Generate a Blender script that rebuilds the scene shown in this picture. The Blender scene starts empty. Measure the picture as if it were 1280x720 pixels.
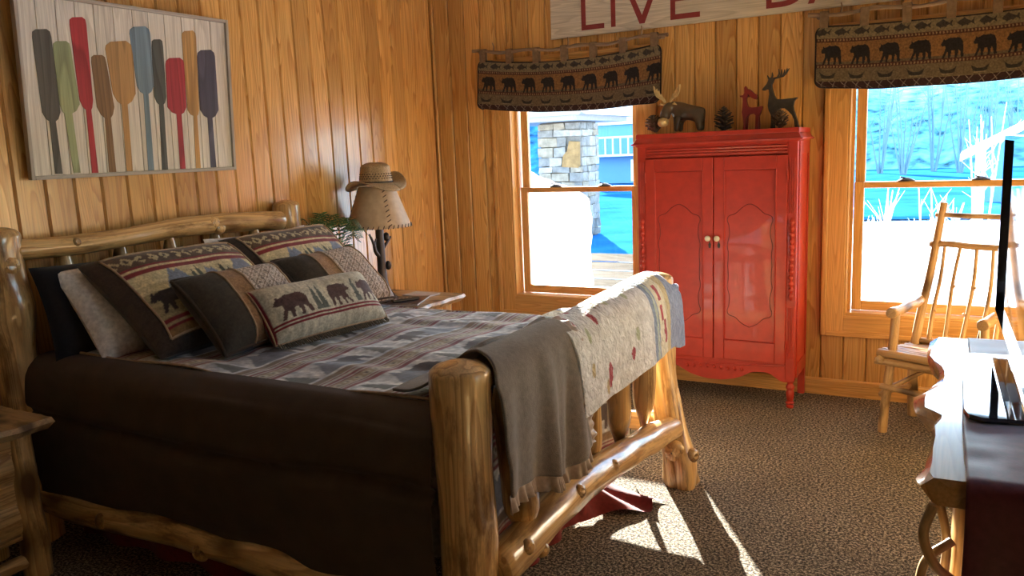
import bpy, math, random
import numpy as np
from mathutils import Vector, Matrix, noise

sc = bpy.context.scene
col = sc.collection
PI = math.pi

# ---------------------------------------------------------------- camera
def camera():
    yaw, pitch, roll = -0.51504155, -0.16669524, -0.04183894
    ca, sa, cb, sb = math.cos(yaw), math.sin(yaw), math.cos(pitch), math.sin(pitch)
    F = Vector((sa*cb, ca*cb, sb)); r = Vector((ca, -sa, 0)); u = r.cross(F)
    X = math.cos(roll)*r + math.sin(roll)*u
    U = -math.sin(roll)*r + math.cos(roll)*u
    cam = bpy.data.cameras.new('camera'); o = bpy.data.objects.new('camera', cam); col.objects.link(o)
    m = Matrix((X, U, -F)).transposed().to_4x4(); m.translation = (0, 0, 1.5)
    o.matrix_world = m
    cam.sensor_width = 36; cam.lens = 36*1019.487/1280; cam.clip_start = .02; cam.clip_end = 500
    sc.camera = o
camera()

# ---------------------------------------------------------------- sky, sun, exposure
SUN_AZ, SUN_EL = math.radians(31), math.radians(15.5)    # rays travel towards +x, -y
w = bpy.data.worlds.new('world'); sc.world = w; w.use_nodes = True
nt = w.node_tree; nt.nodes.clear()
sky = nt.nodes.new('ShaderNodeTexSky'); sky.sky_type = 'NISHITA'; sky.sun_disc = False
sky.sun_elevation = SUN_EL; sky.sun_rotation = -SUN_AZ; sky.altitude = 300; sky.air_density = 1.0; sky.dust_density = .6; sky.ozone_density = 1.5
bg = nt.nodes.new('ShaderNodeBackground'); bg.inputs[1].default_value = 0.78
wo = nt.nodes.new('ShaderNodeOutputWorld')
nt.links.new(sky.outputs[0], bg.inputs[0]); nt.links.new(bg.outputs[0], wo.inputs[0])
sun = bpy.data.lights.new('sun', 'SUN'); so = bpy.data.objects.new('sun', sun); col.objects.link(so)
sun.energy = 24; sun.angle = math.radians(.6); sun.color = (1, .94, .85)
sd = Vector((math.sin(SUN_AZ)*math.cos(SUN_EL), -math.cos(SUN_AZ)*math.cos(SUN_EL), -math.sin(SUN_EL)))
so.rotation_euler = sd.to_track_quat('-Z', 'Y').to_euler()
so.location = (-6, 14, 8)
for n, (px_, py_, pw_, pr_) in enumerate(((-2.31, 5.12, .93, 0), (-.145, 5.12, .93, 0), (.78, 2.35, 1.3, -PI/2))):      # portals: they guide the sky light, emit nothing
    p = bpy.data.lights.new('sky_portal', 'AREA'); po = bpy.data.objects.new('sky_portal', p); col.objects.link(po)
    p.shape = 'RECTANGLE'; p.size = pw_; p.size_y = 1.5; p.cycles.is_portal = True
    po.location = (px_, py_, 1.23); po.rotation_euler = (-PI/2, 0, pr_)
vs = sc.view_settings
vs.view_transform = 'Standard'; vs.look = 'None'; vs.gamma = 1; vs.use_curve_mapping = False
vs.exposure = 1.45

# ---------------------------------------------------------------- geometry helpers
class G:
    """collects geometry for ONE mesh object; lp = straightened wood coordinates (z along the grain)"""
    def __init__(s): s.v = []; s.f = []; s.lp = []; s.c = []
    def add(s, v, f, lp=None, c=None):
        b = len(s.v); s.v += [tuple(p) for p in v]; s.f += [tuple(i+b for i in q) for q in f]
        s.lp += [tuple(p) for p in (lp if lp is not None else v)]
        s.c += [tuple(q) for q in c] if c is not None else [(1, 1, 1)]*len(v)
        return s
    def box(s, x0, x1, y0, y1, z0, z1, grain='z', M=None, off=(0, 0, 0)):
        v = [Vector((x, y, z)) for z in (z0, z1) for y in (y0, y1) for x in (x0, x1)]
        lp = []
        for p in v:
            q = {'z': (p.x, p.y, p.z), 'x': (p.y, p.z, p.x), 'y': (p.x, p.z, p.y)}[grain]
            lp.append((q[0]+off[0], q[1]+off[1], q[2]+off[2]))
        if M: v = [M @ p for p in v]
        return s.add(v, [(0, 2, 3, 1), (4, 5, 7, 6), (0, 1, 5, 4), (2, 6, 7, 3), (0, 4, 6, 2), (1, 3, 7, 5)], lp)
    def tube(s, pts, rads, seg=14, cap=True, bump=0.0, seed=0, dome=0.0, squash=1.0):
        pts = [Vector(p) for p in pts]; n = len(pts)
        if not hasattr(rads, '__len__'): rads = [rads]*n
        rads = list(rads)
        if dome:                                   # rounded ends
            d0 = (pts[0]-pts[1]).normalized(); d1 = (pts[-1]-pts[-2]).normalized(); r0, r1 = rads[0], rads[-1]
            pre = [(pts[0]+d0*dome*r0*t, r0*math.sqrt(max(0, 1-t*t))*.999+.0001) for t in (1, .9, .65, .3)]
            post = [(pts[-1]+d1*dome*r1*t, r1*math.sqrt(max(0, 1-t*t))*.999+.0001) for t in (.3, .65, .9, 1)]
            pts = [p for p, _ in pre]+pts+[p for p, _ in post]; rads = [r for _, r in pre]+rads+[r for _, r in post]; n = len(pts)
        V = []; LP = []; F = []
        t0 = (pts[1]-pts[0]).normalized()
        ref = Vector((0, 0, 1)) if abs(t0.z) < .9 else Vector((1, 0, 0))
        side = t0.cross(ref).normalized(); L = 0
        for i in range(n):
            t = (pts[min(i+1, n-1)]-pts[max(i-1, 0)]).normalized()
            side = (side-t*side.dot(t)).normalized(); up = t.cross(side)
            if i: L += (pts[i]-pts[i-1]).length
            for k in range(seg):
                a = 2*PI*k/seg
                r = rads[i]
                if bump:
                    r *= 1+bump*noise.noise(Vector((math.cos(a)*1.3+seed*7.1, math.sin(a)*1.3, L*5+seed*3.3)))
                V.append(pts[i]+side*(math.cos(a)*r)+up*(math.sin(a)*r*squash))
                LP.append((math.cos(a)*r+seed*.37, math.sin(a)*r+seed*.23, L+seed*1.7))
        for i in range(n-1):
            for k in range(seg):
                a, b = i*seg+k, i*seg+(k+1) % seg
                F.append((a, b, b+seg, a+seg))
        if cap: F.append(tuple(range(seg-1, -1, -1))); F.append(tuple((n-1)*seg+k for k in range(seg)))
        return s.add(V, F, LP)
    def lathe(s, prof, c=(0, 0, 0), seg=20, cap=True, M=None):
        V = []; F = []; n = len(prof)
        for r, z in prof:
            for k in range(seg):
                a = 2*PI*k/seg; V.append(Vector((r*math.cos(a), r*math.sin(a), z)))
        LP = [tuple(p) for p in V]
        V = [(M @ p if M else p)+Vector(c) for p in V]
        for i in range(n-1):
            for k in range(seg):
                a, b = i*seg+k, i*seg+(k+1) % seg; F.append((a, b, b+seg, a+seg))
        if cap: F.append(tuple(range(seg-1, -1, -1))); F.append(tuple((n-1)*seg+k for k in range(seg)))
        return s.add(V, F, LP)
    def prism(s, poly, t0, t1, plane='xz', M=None):
        """extrude a 2-D polygon; plane 'xz' -> thickness in y, 'xy' -> in z, 'yz' -> in x"""
        def P(a, b, t): return Vector({'xz': (a, t, b), 'xy': (a, b, t), 'yz': (t, a, b)}[plane])
        n = len(poly); V = [P(a, b, t0) for a, b in poly]+[P(a, b, t1) for a, b in poly]
        F = [tuple(range(n)), tuple(range(2*n-1, n-1, -1))]+[(i, (i+1) % n, n+(i+1) % n, n+i) for i in range(n)]
        LP = [tuple(p) for p in V]
        if M: V = [M @ p for p in V]
        return s.add(V, F, LP)
    def grid(s, nu, nv, fn, cfn=None, wrap=False):
        """fn(u, v) -> xyz on numpy arrays of shape (nv, nu), u and v in 0..1"""
        u, v = np.meshgrid(np.linspace(0, 1, nu), np.linspace(0, 1, nv))
        x, y, z = fn(u, v); V = np.stack([x, y, z], -1).reshape(-1, 3)
        c = cfn(u, v).reshape(-1, 3) if cfn else None
        i = np.arange(nu*nv).reshape(nv, nu)
        F = np.stack([i[:-1, :-1], i[:-1, 1:], i[1:, 1:], i[1:, :-1]], -1).reshape(-1, 4)
        return s.add(V.tolist(), F.tolist(), None, c.tolist() if c is not None else None)
    def mesh(s, name, smooth=True, angle=40):
        me = bpy.data.meshes.new(name); me.from_pydata(s.v, [], s.f); me.update()
        a = me.attributes.new('lp', 'FLOAT_VECTOR', 'POINT'); a.data.foreach_set('vector', np.array(s.lp, dtype=np.float32).ravel())
        if any(c != (1, 1, 1) for c in s.c):
            a = me.color_attributes.new('Col', 'FLOAT_COLOR', 'POINT')
            cc = np.ones((len(s.v), 4), dtype=np.float32); cc[:, :3] = np.array(s.c); a.data.foreach_set('color', cc.ravel())
        if smooth:
            me.polygons.foreach_set('use_smooth', [True]*len(me.polygons)); me.set_sharp_from_angle(angle=math.radians(angle))
        return me
    def build(s, name, mat, parent=None, smooth=True, angle=40, bevel=0, solid=0, sub=0):
        me = s.mesh(name, smooth, angle); return obj(name, me, mat, parent, bevel, solid, sub)

def obj(name, me, mat, parent=None, bevel=0, solid=0, sub=0):
    o = bpy.data.objects.new(name, me); col.objects.link(o)
    if mat and not me.materials: me.materials.append(MATS[mat] if isinstance(mat, str) else mat)
    if parent: o.parent = parent
    if solid:
        m = o.modifiers.new('solid', 'SOLIDIFY'); m.thickness = solid; m.offset = -1
    if sub:
        m = o.modifiers.new('sub', 'SUBSURF'); m.levels = m.render_levels = sub
    if bevel:
        m = o.modifiers.new('bevel', 'BEVEL'); m.width = bevel; m.segments = 2; m.limit_method = 'ANGLE'; m.angle_limit = math.radians(40); m.harden_normals = False
    return o
def tag(o, label, cat=None, group=None, kind=None):
    if label: o['label'] = label
    if cat: o['category'] = cat
    if group: o['group'] = group
    if kind: o['kind'] = kind
    return o
def thing(name, label, cat, loc=(0, 0, 0), rz=0, group=None):
    o = bpy.data.objects.new(name, None); col.objects.link(o); o.location = loc; o.rotation_euler = (0, 0, rz)
    o.empty_display_size = .1
    return tag(o, label, cat, group)
def struct(o): o['kind'] = 'structure'; return o
def line(p, q, n):
    p, q = Vector(p), Vector(q); return [p.lerp(q, i/(n-1)) for i in range(n)]
def wander(p, q, n, amp, seed):
    pts = line(p, q, n); d = (pts[-1]-pts[0]).normalized(); L = (pts[-1]-pts[0]).length
    a = d.orthogonal().normalized(); b = d.cross(a)
    return [t+a*amp*noise.noise(Vector((i/n*3+seed*5.3, 0, seed)))+b*amp*noise.noise(Vector((i/n*3+seed*2.9, 9, seed))) for i, t in enumerate(pts)]
def smooth_path(ctrl, n):
    """Catmull-Rom through control points"""
    c = [Vector(p) for p in ctrl]; c = [c[0]*2-c[1]]+c+[c[-1]*2-c[-2]]; out = []; m = len(c)-3
    for i in range(n):
        t = i/(n-1)*m; k = min(int(t), m-1); t -= k; a, b, d, e = c[k:k+4]
        out.append(.5*((2*b)+(d-a)*t+(2*a-5*b+4*d-e)*t*t+(3*b-a-3*d+e)*t**3))
    return out
def interp(x, xs, ys): return float(np.interp(x, xs, ys))
def lin(r, g, b):
    f = lambda c: (c/255/12.92 if c/255 <= .04045 else ((c/255+.055)/1.055)**2.4)
    return (f(r), f(g), f(b))

# ---------------------------------------------------------------- materials
MATS = {}
def new_mat(name):
    m = bpy.data.materials.new(name); m.use_nodes = True; t = m.node_tree; t.nodes.clear()
    o = t.nodes.new('ShaderNodeOutputMaterial'); p = t.nodes.new('ShaderNodeBsdfPrincipled'); t.links.new(p.outputs[0], o.inputs[0])
    MATS[name] = m
    return m, t, p
def N(t, kind, **kw):
    n = t.nodes.new('ShaderNode'+kind)
    for k, v in kw.items():
        if k in n.inputs: n.inputs[k].default_value = v
        else: setattr(n, k, v)
    return n
def ramp(t, fac, stops):
    r = t.nodes.new('ShaderNodeValToRGB'); e = r.color_ramp.elements
    while len(e) < len(stops): e.new(.5)
    for q, (p, c) in zip(e, stops): q.position = p; q.color = (*c, 1)
    t.links.new(fac, r.inputs[0]); return r.outputs[0]
def mixc(t, fac, a, b, mode='MIX'):
    m = t.nodes.new('ShaderNodeMix'); m.data_type = 'RGBA'; m.blend_type = mode
    for s, v in ((m.inputs[0], fac), (m.inputs[6], a), (m.inputs[7], b)):
        if isinstance(v, bpy.types.NodeSocket): t.links.new(v, s)
        elif isinstance(v, tuple): s.default_value = (*v, 1)
        else: s.default_value = v
    return m.outputs[2]
def bump(t, p, h, strength=.3, dist=.002):
    b = N(t, 'Bump', Strength=strength, Distance=dist); t.links.new(h, b.inputs['Height']); t.links.new(b.outputs[0], p.inputs['Normal'])
def plain(name, c, rough=.5, metal=0, coat=0, var=.08, scale=40, bmp=.1, spec=.5):
    m, t, p = new_mat(name)
    n = N(t, 'TexNoise', Scale=scale, Detail=4); tc = N(t, 'TexCoord'); t.links.new(tc.outputs['Object'], n.inputs[0])
    t.links.new(ramp(t, n.outputs[0], [(.3, tuple(x*(1-var) for x in c)), (.7, tuple(min(1, x*(1+var)) for x in c))]), p.inputs['Base Color'])
    p.inputs['Roughness'].default_value = rough; p.inputs['Metallic'].default_value = metal; p.inputs['Coat Weight'].default_value = coat; p.inputs['Specular IOR Level'].default_value = spec
    if bmp: bump(t, p, n.outputs[0], bmp)
    return m
def wood(name, dark, light, rough=.35, coat=.5, coat_rough=.22, rings=26, knots=0.0, vary=.25, streak=.5):
    """grain runs along z of the 'lp' attribute; every object gets its own offset and tone"""
    m, t, p = new_mat(name)
    at = N(t, 'Attribute', attribute_name='lp'); oi = N(t, 'ObjectInfo')
    off = N(t, 'VectorMath', operation='ADD'); sc_ = N(t, 'VectorMath', operation='SCALE'); sc_.inputs['Scale'].default_value = 1
    mul = N(t, 'Combine' + 'XYZ')
    for i, k in enumerate((.9, 3.7, 11.0)):
        q = N(t, 'Math', operation='MULTIPLY'); t.links.new(oi.outputs['Random'], q.inputs[0]); q.inputs[1].default_value = k; t.links.new(q.outputs[0], mul.inputs[i])
    t.links.new(at.outputs['Vector'], off.inputs[0]); t.links.new(mul.outputs[0], off.inputs[1])
    mp = N(t, 'Mapping'); mp.inputs['Scale'].default_value = (1, 1, .07); t.links.new(off.outputs[0], mp.inputs[0])
    big = N(t, 'TexNoise', Scale=7.0, Detail=2, Roughness=.45, Distortion=.2); t.links.new(mp.outputs[0], big.inputs[0])
    r1 = N(t, 'Math', operation='MULTIPLY'); t.links.new(big.outputs[0], r1.inputs[0]); r1.inputs[1].default_value = rings
    fr = N(t, 'Math', operation='FRACT'); t.links.new(r1.outputs[0], fr.inputs[0])
    mp2 = N(t, 'Mapping'); mp2.inputs['Scale'].default_value = (1, 1, .03); t.links.new(off.outputs[0], mp2.inputs[0])
    fine = N(t, 'TexNoise', Scale=160, Detail=3); t.links.new(mp2.outputs[0], fine.inputs[0])
    g = ramp(t, fr.outputs[0], [(0, light), (.55, tuple(a*.6+b*.4 for a, b in zip(light, dark))), (.9, dark), (1, light)])
    base = mixc(t, streak, light, g)
    f2 = ramp(t, fine.outputs[0], [(.3, (.8, .8, .8)), (.7, (1.08, 1.08, 1.08))])
    base = mixc(t, 1.0, base, f2, 'MULTIPLY')
    tone = ramp(t, oi.outputs['Random'], [(0, (1-vary, 1-vary*1.15, 1-vary*1.3)), (.5, (1, 1, 1)), (1, (1+vary*.3, 1+vary*.25, 1+vary*.2))])
    base = mixc(t, 1.0, base, tone, 'MULTIPLY')
    if knots:
        mk = N(t, 'Mapping'); mk.inputs['Scale'].default_value = (1, 1, .55); t.links.new(off.outputs[0], mk.inputs[0])
        vo = N(t, 'TexVoronoi', Scale=knots, Randomness=1.0); t.links.new(mk.outputs[0], vo.inputs[0])
        k = ramp(t, vo.outputs['Distance'], [(.14, (1, 1, 1)), (.34, (0, 0, 0))])
        base = mixc(t, k, base, tuple(x*.28 for x in dark))
        ns = N(t, 'TexNoise', Scale=14, Detail=5, Roughness=.7); mk2 = N(t, 'Mapping'); mk2.inputs['Scale'].default_value = (1, 1, .25)
        t.links.new(off.outputs[0], mk2.inputs[0]); t.links.new(mk2.outputs[0], ns.inputs[0])
        st = ramp(t, ns.outputs[0], [(.51, (0, 0, 0)), (.66, (.85, .85, .85))])
        base = mixc(t, st, base, tuple(x*.45 for x in dark))
    t.links.new(base, p.inputs['Base Color'])
    p.inputs['Roughness'].default_value = rough; p.inputs['Coat Weight'].default_value = coat; p.inputs['Coat Roughness'].default_value = coat_rough
    bump(t, p, fine.outputs[0], .08, .001)
    return m
def fabric(name, c=None, rough=.85, weave=400, strength=.3, dist=.0015, sheen=.2, big=0, bigstr=.5, bigdist=.006, mott=.25, mscale=60):
    """cloth; colour from the vertex colour attribute when c is None"""
    m, t, p = new_mat(name); tc = N(t, 'TexCoord')
    n = N(t, 'TexNoise', Scale=weave, Detail=2); t.links.new(tc.outputs['Object'], n.inputs[0])
    n2 = N(t, 'TexNoise', Scale=mscale, Detail=4); t.links.new(tc.outputs['Object'], n2.inputs[0])
    if c is None: a = N(t, 'Attribute', attribute_name='Col'); cc = a.outputs['Color']
    else: r = N(t, 'RGB'); r.outputs[0].default_value = (*c, 1); cc = r.outputs[0]
    mo = ramp(t, n2.outputs[0], [(.3, (1-mott,)*3), (.7, (1+mott*.6,)*3)])
    cc = mixc(t, 1.0, cc, mo, 'MULTIPLY')
    t.links.new(cc, p.inputs['Base Color']); p.inputs['Roughness'].default_value = rough; p.inputs['Sheen Weight'].default_value = sheen
    p.inputs['Specular IOR Level'].default_value = .25
    h = n.outputs[0]
    if big:
        v = N(t, 'TexNoise', Scale=big, Detail=2, Distortion=.6); t.links.new(tc.outputs['Object'], v.inputs[0])
        b1 = N(t, 'Bump', Strength=bigstr, Distance=bigdist); t.links.new(v.outputs[0], b1.inputs['Height'])
        b2 = N(t, 'Bump', Strength=strength, Distance=dist); t.links.new(h, b2.inputs['Height']); t.links.new(b1.outputs[0], b2.inputs['Normal']); t.links.new(b2.outputs[0], p.inputs['Normal'])
    else: bump(t, p, h, strength, dist)
    return m

wood('pine_plank', (.50, .20, .03), (.84, .50, .165), rough=.32, coat=.9, coat_rough=.2, rings=22, vary=.24, streak=.7)
wood('pine_trim', (.50, .21, .035), (.79, .45, .145), rough=.3, coat=.5, coat_rough=.2, rings=24, vary=.1)
wood('log', (.40, .18, .05), (.82, .54, .23), rough=.28, coat=.7, coat_rough=.12, rings=14, knots=6.0, vary=.12, streak=.75)
wood('twig', (.40, .22, .08), (.62, .40, .18), rough=.45, coat=.25, coat_rough=.3, rings=12, knots=9, vary=.1)
wood('slab', (.32, .14, .04), (.56, .32, .12), rough=.25, coat=.8, coat_rough=.08, rings=18, vary=.05)
wood('sign_board', (.46, .42, .33), (.72, .67, .56), rough=.7, coat=0, rings=18, vary=.08, streak=.6)
wood('picture_board', (.60, .54, .45), (.86, .81, .71), rough=.65, coat=0, rings=12, vary=.1, streak=.6)
wood('grey_frame', (.34, .30, .25), (.52, .47, .40), rough=.6, coat=0, rings=14, vary=.05)
wood('rod_twig', (.16, .10, .06), (.34, .24, .16), rough=.7, coat=0, rings=10, vary=.05)
wood('deck_board', (.10, .075, .045), (.22, .18, .125), rough=.8, coat=0, rings=14, vary=.15)
m, t, p = new_mat('carpet')
tc = N(t, 'TexCoord'); v = N(t, 'TexNoise', Scale=95, Detail=3, Roughness=.75); n2 = N(t, 'TexNoise', Scale=3, Detail=2)
t.links.new(tc.outputs['Object'], v.inputs[0]); t.links.new(tc.outputs['Object'], n2.inputs[0])
c = ramp(t, v.outputs[0], [(.40, (.018, .013, .009)), (.5, (.15, .11, .068)), (.60, (.60, .48, .34))])
c = mixc(t, 1.0, c, ramp(t, n2.outputs[0], [(.3, (.85, .85, .85)), (.7, (1.1, 1.1, 1.1))]), 'MULTIPLY')
t.links.new(c, p.inputs['Base Color']); p.inputs['Roughness'].default_value = .95; p.inputs['Specular IOR Level'].default_value = .1; p.inputs['Sheen Weight'].default_value = .1
bump(t, p, v.outputs[0], 1.0, .02)
m, t, p = new_mat('glass'); t.nodes.remove(p)
tr = N(t, 'BsdfTransparent'); tr.inputs[0].default_value = (.95, .97, .97, 1); gl = N(t, 'BsdfGlossy'); gl.inputs['Roughness'].default_value = .02
fz = N(t, 'Fresnel', IOR=1.3); mx = N(t, 'MixShader')
t.links.new(fz.outputs[0], mx.inputs[0]); t.links.new(tr.outputs[0], mx.inputs[1]); t.links.new(gl.outputs[0], mx.inputs[2])
t.links.new(mx.outputs[0], [n for n in t.nodes if n.type == 'OUTPUT_MATERIAL'][0].inputs[0])

plain('red_paint', (.47, .036, .017), rough=.42, coat=.15, var=.12, scale=18, bmp=.05)
plain('carved_line', (.12, .008, .006), rough=.6)
plain('cream_knob', (.75, .68, .5), rough=.3)
plain('dark_metal', (.035, .028, .022), rough=.45, metal=.3)
plain('bronze', (.06, .045, .04), rough=.4, metal=.4, bmp=.3, scale=60)
plain('tv_black', (.008, .008, .009), rough=.08, coat=1, bmp=0, var=0)
plain('tv_screen', (.004, .004, .005), rough=.04, coat=1, bmp=0, var=0)
plain('ceiling_wood', (.72, .67, .59), rough=.5)
plain('right_wood', (.74, .50, .24), rough=.4, coat=.3)
plain('rear_paint', (.28, .23, .17), rough=.7)
plain('snow', (.93, .94, .97), rough=.9, var=.02, scale=3, bmp=.3, spec=0)
plain('blue_hill', (.035, .17, .36), rough=1, var=.75, scale=.9, bmp=0, spec=0)  # blue haze and shade of the far wooded slope put into its colour
plain('blue_lake', (.02, .13, .34), rough=1, var=.3, scale=.8, bmp=0, spec=0)
plain('mortar', (.14, .135, .13), rough=.9, spec=0)
plain('soffit', (.22, .23, .22), rough=.8)
for i, c in enumerate(((.20, .195, .18), (.25, .245, .23), (.16, .16, .155), (.22, .195, .155), (.22, .14, .065))): plain('stone_%d' % i, c, rough=.9, var=.25, scale=9, bmp=.6, spec=0)
plain('tree_bark', (.16, .26, .31), rough=.9, spec=0)
plain('frost', (.6, .64, .66), rough=.9, spec=0)
plain('barn_wall', (.10, .25, .42), rough=.9)
plain('sign_red', (.26, .035, .035), rough=.6, var=.15)
plain('pot', (.10, .07, .05), rough=.5)
plain('fern_leaf', (.06, .13, .035), rough=.5, var=.4, scale=12, bmp=0)
plain('pinecone_brown', (.045, .033, .026), rough=.7, var=.4)
plain('pinecone_tan', (.10, .065, .04), rough=.7, var=.4)
plain('moose_brown', (.085, .055, .03), rough=.35, var=.4, scale=12, metal=.1)
plain('moose_gold', (.58, .43, .20), rough=.3, metal=.3, var=.3)
plain('deer_red', (.22, .022, .018), rough=.4)
plain('deer_dark', (.045, .038, .03), rough=.5, var=.3)
plain('straw', (.40, .28, .15), rough=.7, var=.35, scale=160, bmp=.5)
plain('straw_dark', (.05, .035, .025), rough=.8)
plain('shade_hide', (.50, .36, .22), rough=.6, var=.12, scale=25)
plain('stitch', (.06, .04, .03), rough=.8)
plain('paper', (.6, .58, .55), rough=.4)
plain('dark_cover', (.05, .045, .05), rough=.3)
plain('black_plastic', (.015, .015, .016), rough=.35)
fabric('weave', None, weave=350, strength=.4, mott=.3, mscale=120)
fabric('weave_bed', None, weave=260, strength=.35, mott=.28, mscale=50, sheen=.3)
fabric('quilt', None, weave=500, strength=.1, big=48, bigstr=.9, bigdist=.02, mott=.12, mscale=70)
fabric('fleece', (.20, .168, .145), weave=300, strength=.6, dist=.003, sheen=.35, mott=.2)
fabric('satin', (.44, .35, .30), rough=.3, weave=200, strength=.05, sheen=0)
fabric('brown_suede', (.075, .052, .038), rough=.9, weave=300, sheen=.05, mott=.15, mscale=12)
fabric('tan_suede', (.22, .13, .065), rough=.9, weave=300, sheen=.1)
fabric('navy_cloth', (.012, .011, .014), weave=300)
fabric('white_cloth', (.85, .82, .78), weave=300, strength=.1)
fabric('piping', (.42, .29, .18), weave=500)
fabric('burgundy', (.17, .018, .018), weave=300, sheen=.1)
fabric('runner', (.115, .022, .035), weave=300, strength=.1, rough=.45, sheen=.3)
fabric('fringe', (.14, .11, .07), weave=500)
fabric('mattress', (.5, .48, .44), weave=200)
for nm, c in (('oar_charcoal', (.085, .08, .065)), ('oar_green', (.27, .31, .16)), ('oar_red', (.36, .03, .035)), ('oar_brown', (.20, .115, .05)), ('oar_tan', (.40, .23, .085)),
              ('oar_blue', (.16, .23, .28)), ('oar_slate', (.07, .075, .065)), ('oar_crimson', (.33, .03, .04)), ('oar_gold', (.46, .26, .085)), ('oar_navy', (.07, .065, .095))):
    wood(nm, tuple(x*.8 for x in c), tuple(min(1, x*1.5) for x in c), rough=.65, coat=0, rings=10, vary=.05, streak=.8)

# ================================================================ THE ROOM
XL, YB, XR, YR, HC = -3.385, 4.96, .62, -1.2, 2.75
OPEN = ((-2.775, -1.845), (-.61, .32)); OZ0, OZ1 = .485, 1.985
rnd = random.Random(4)

floor = struct(G().box(XL-.2, XR+.2, YR-.2, YB+.2, -.12, 0).build('floor', 'carpet', smooth=False))
struct(G().box(XL-.2, XR+.2, YR-.2, YB+.2, HC, HC+.1).build('ceiling', 'ceiling_wood', smooth=False))
wl = struct(G().box(XL-.2, XL-.02, YR-.2, YB+.2, 0, HC).build('wall_left', 'pine_trim', smooth=False))
WY = (1.70, 3.0)                                       # a third window, in the right wall behind the dresser
g = G().box(XR, XR+.2, YR-.2, WY[0], 0, HC); g.box(XR, XR+.2, WY[1], YB+.2, 0, HC); g.box(XR, XR+.2, WY[0], WY[1], 0, OZ0); g.box(XR, XR+.2, WY[0], WY[1], OZ1, HC)
struct(g.build('wall_right', 'right_wood', smooth=False))
struct(G().box(XL-.2, XR+.2, YR-.2, YR, 0, HC).build('wall_rear', 'rear_paint', smooth=False))
g = G(); xs = [XL-.2, OPEN[0][0], OPEN[0][1], OPEN[1][0], OPEN[1][1], XR+.2]
for i in range(5):
    if i in (1, 3):
        g.box(xs[i], xs[i+1], YB+.02, YB+.2, 0, OZ0); g.box(xs[i], xs[i+1], YB+.02, YB+.2, OZ1, HC)
    else: g.box(xs[i], xs[i+1], YB+.02, YB+.2, 0, HC)
wb = struct(g.build('wall_back', 'pine_trim', smooth=False))

def plank_mesh(wd, z0, z1):
    """tongue-and-groove board, width along x, face towards -y, chamfered long edges"""
    h, c, d = wd/2-.0008, .0075, .010
    prof = [(-h, d), (-h+c, 0), (-h/3, -.0004), (h/3, -.0004), (h-c, 0), (h, d), (h, .019), (-h, .019)]
    g = G(); v = [(x, y, z) for z in (z0, z1) for x, y in prof]; n = len(prof)
    f = [(i, (i+1) % n, n+(i+1) % n, n+i) for i in range(n)]+[tuple(range(n-1, -1, -1)), tuple(range(n, 2*n))]
    g.add(v, f); return g.mesh('plank', smooth=False)
PM = {}
def plank(parent, wd, z0, z1, loc, rz):
    k = (round(wd, 4), z0, z1)
    if k not in PM: PM[k] = plank_mesh(wd, z0, z1)
    o = obj('plank', PM[k], 'pine_plank', parent); o.location = loc; o.rotation_euler = (0, 0, rz); return o
WL = .1285
y = 1.923-WL*24
while y < YB-.01:                                       # left wall
    if y+WL > YR:
        y1 = min(y+WL, YB)
        plank(wl, y1-y, 0, HC, (XL, (y+y1)/2, 0), PI/2)
    y += WL
WB = .1248
x = -.736-WB*22
while x < XR:                                           # back wall, cut round the windows
    a, b = max(x, XL), min(x+WB, XR); x += WB
    if b-a < .004: continue
    cuts = sorted({a, b} | {e for o_ in OPEN for e in o_ if a < e < b})
    for p0, p1 in zip(cuts, cuts[1:]):
        if p1-p0 < .004: continue
        mid = (p0+p1)/2
        if any(o_[0] < mid < o_[1] for o_ in OPEN):
            plank(wb, p1-p0, 0, OZ0, (mid, YB, 0), 0); plank(wb, p1-p0, OZ1, HC, (mid, YB, 0), 0)
        else: plank(wb, p1-p0, 0, HC, (mid, YB, 0), 0)

def baseboard(name, M, L):
    g = G()
    prof = [(0, 0), (-.018, 0), (-.018, .07), (-.015, .073), (-.018, .076), (-.018, .088), (-.010, .097), (0, .097)]
    n = len(prof); v = [(s, y, z) for s in (0, L) for y, z in prof]; lp = [(p[1], p[2], p[0]) for p in v]
    v = [M @ Vector(p) for p in v]
    g.add(v, [(i, (i+1) % n, n+(i+1) % n, n+i) for i in range(n)]+[tuple(range(n)), tuple(range(2*n-1, n-1, -1))], lp)
    return struct(g.build(name, 'pine_trim', smooth=False))
baseboard('baseboard_back', Matrix.Translation((XL, YB-.001, 0)), XR-XL)
baseboard('baseboard_left', Matrix.Translation((XL+.001, YR, 0)) @ Matrix.Rotation(PI/2, 4, 'Z'), YB-YR-.02)

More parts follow.
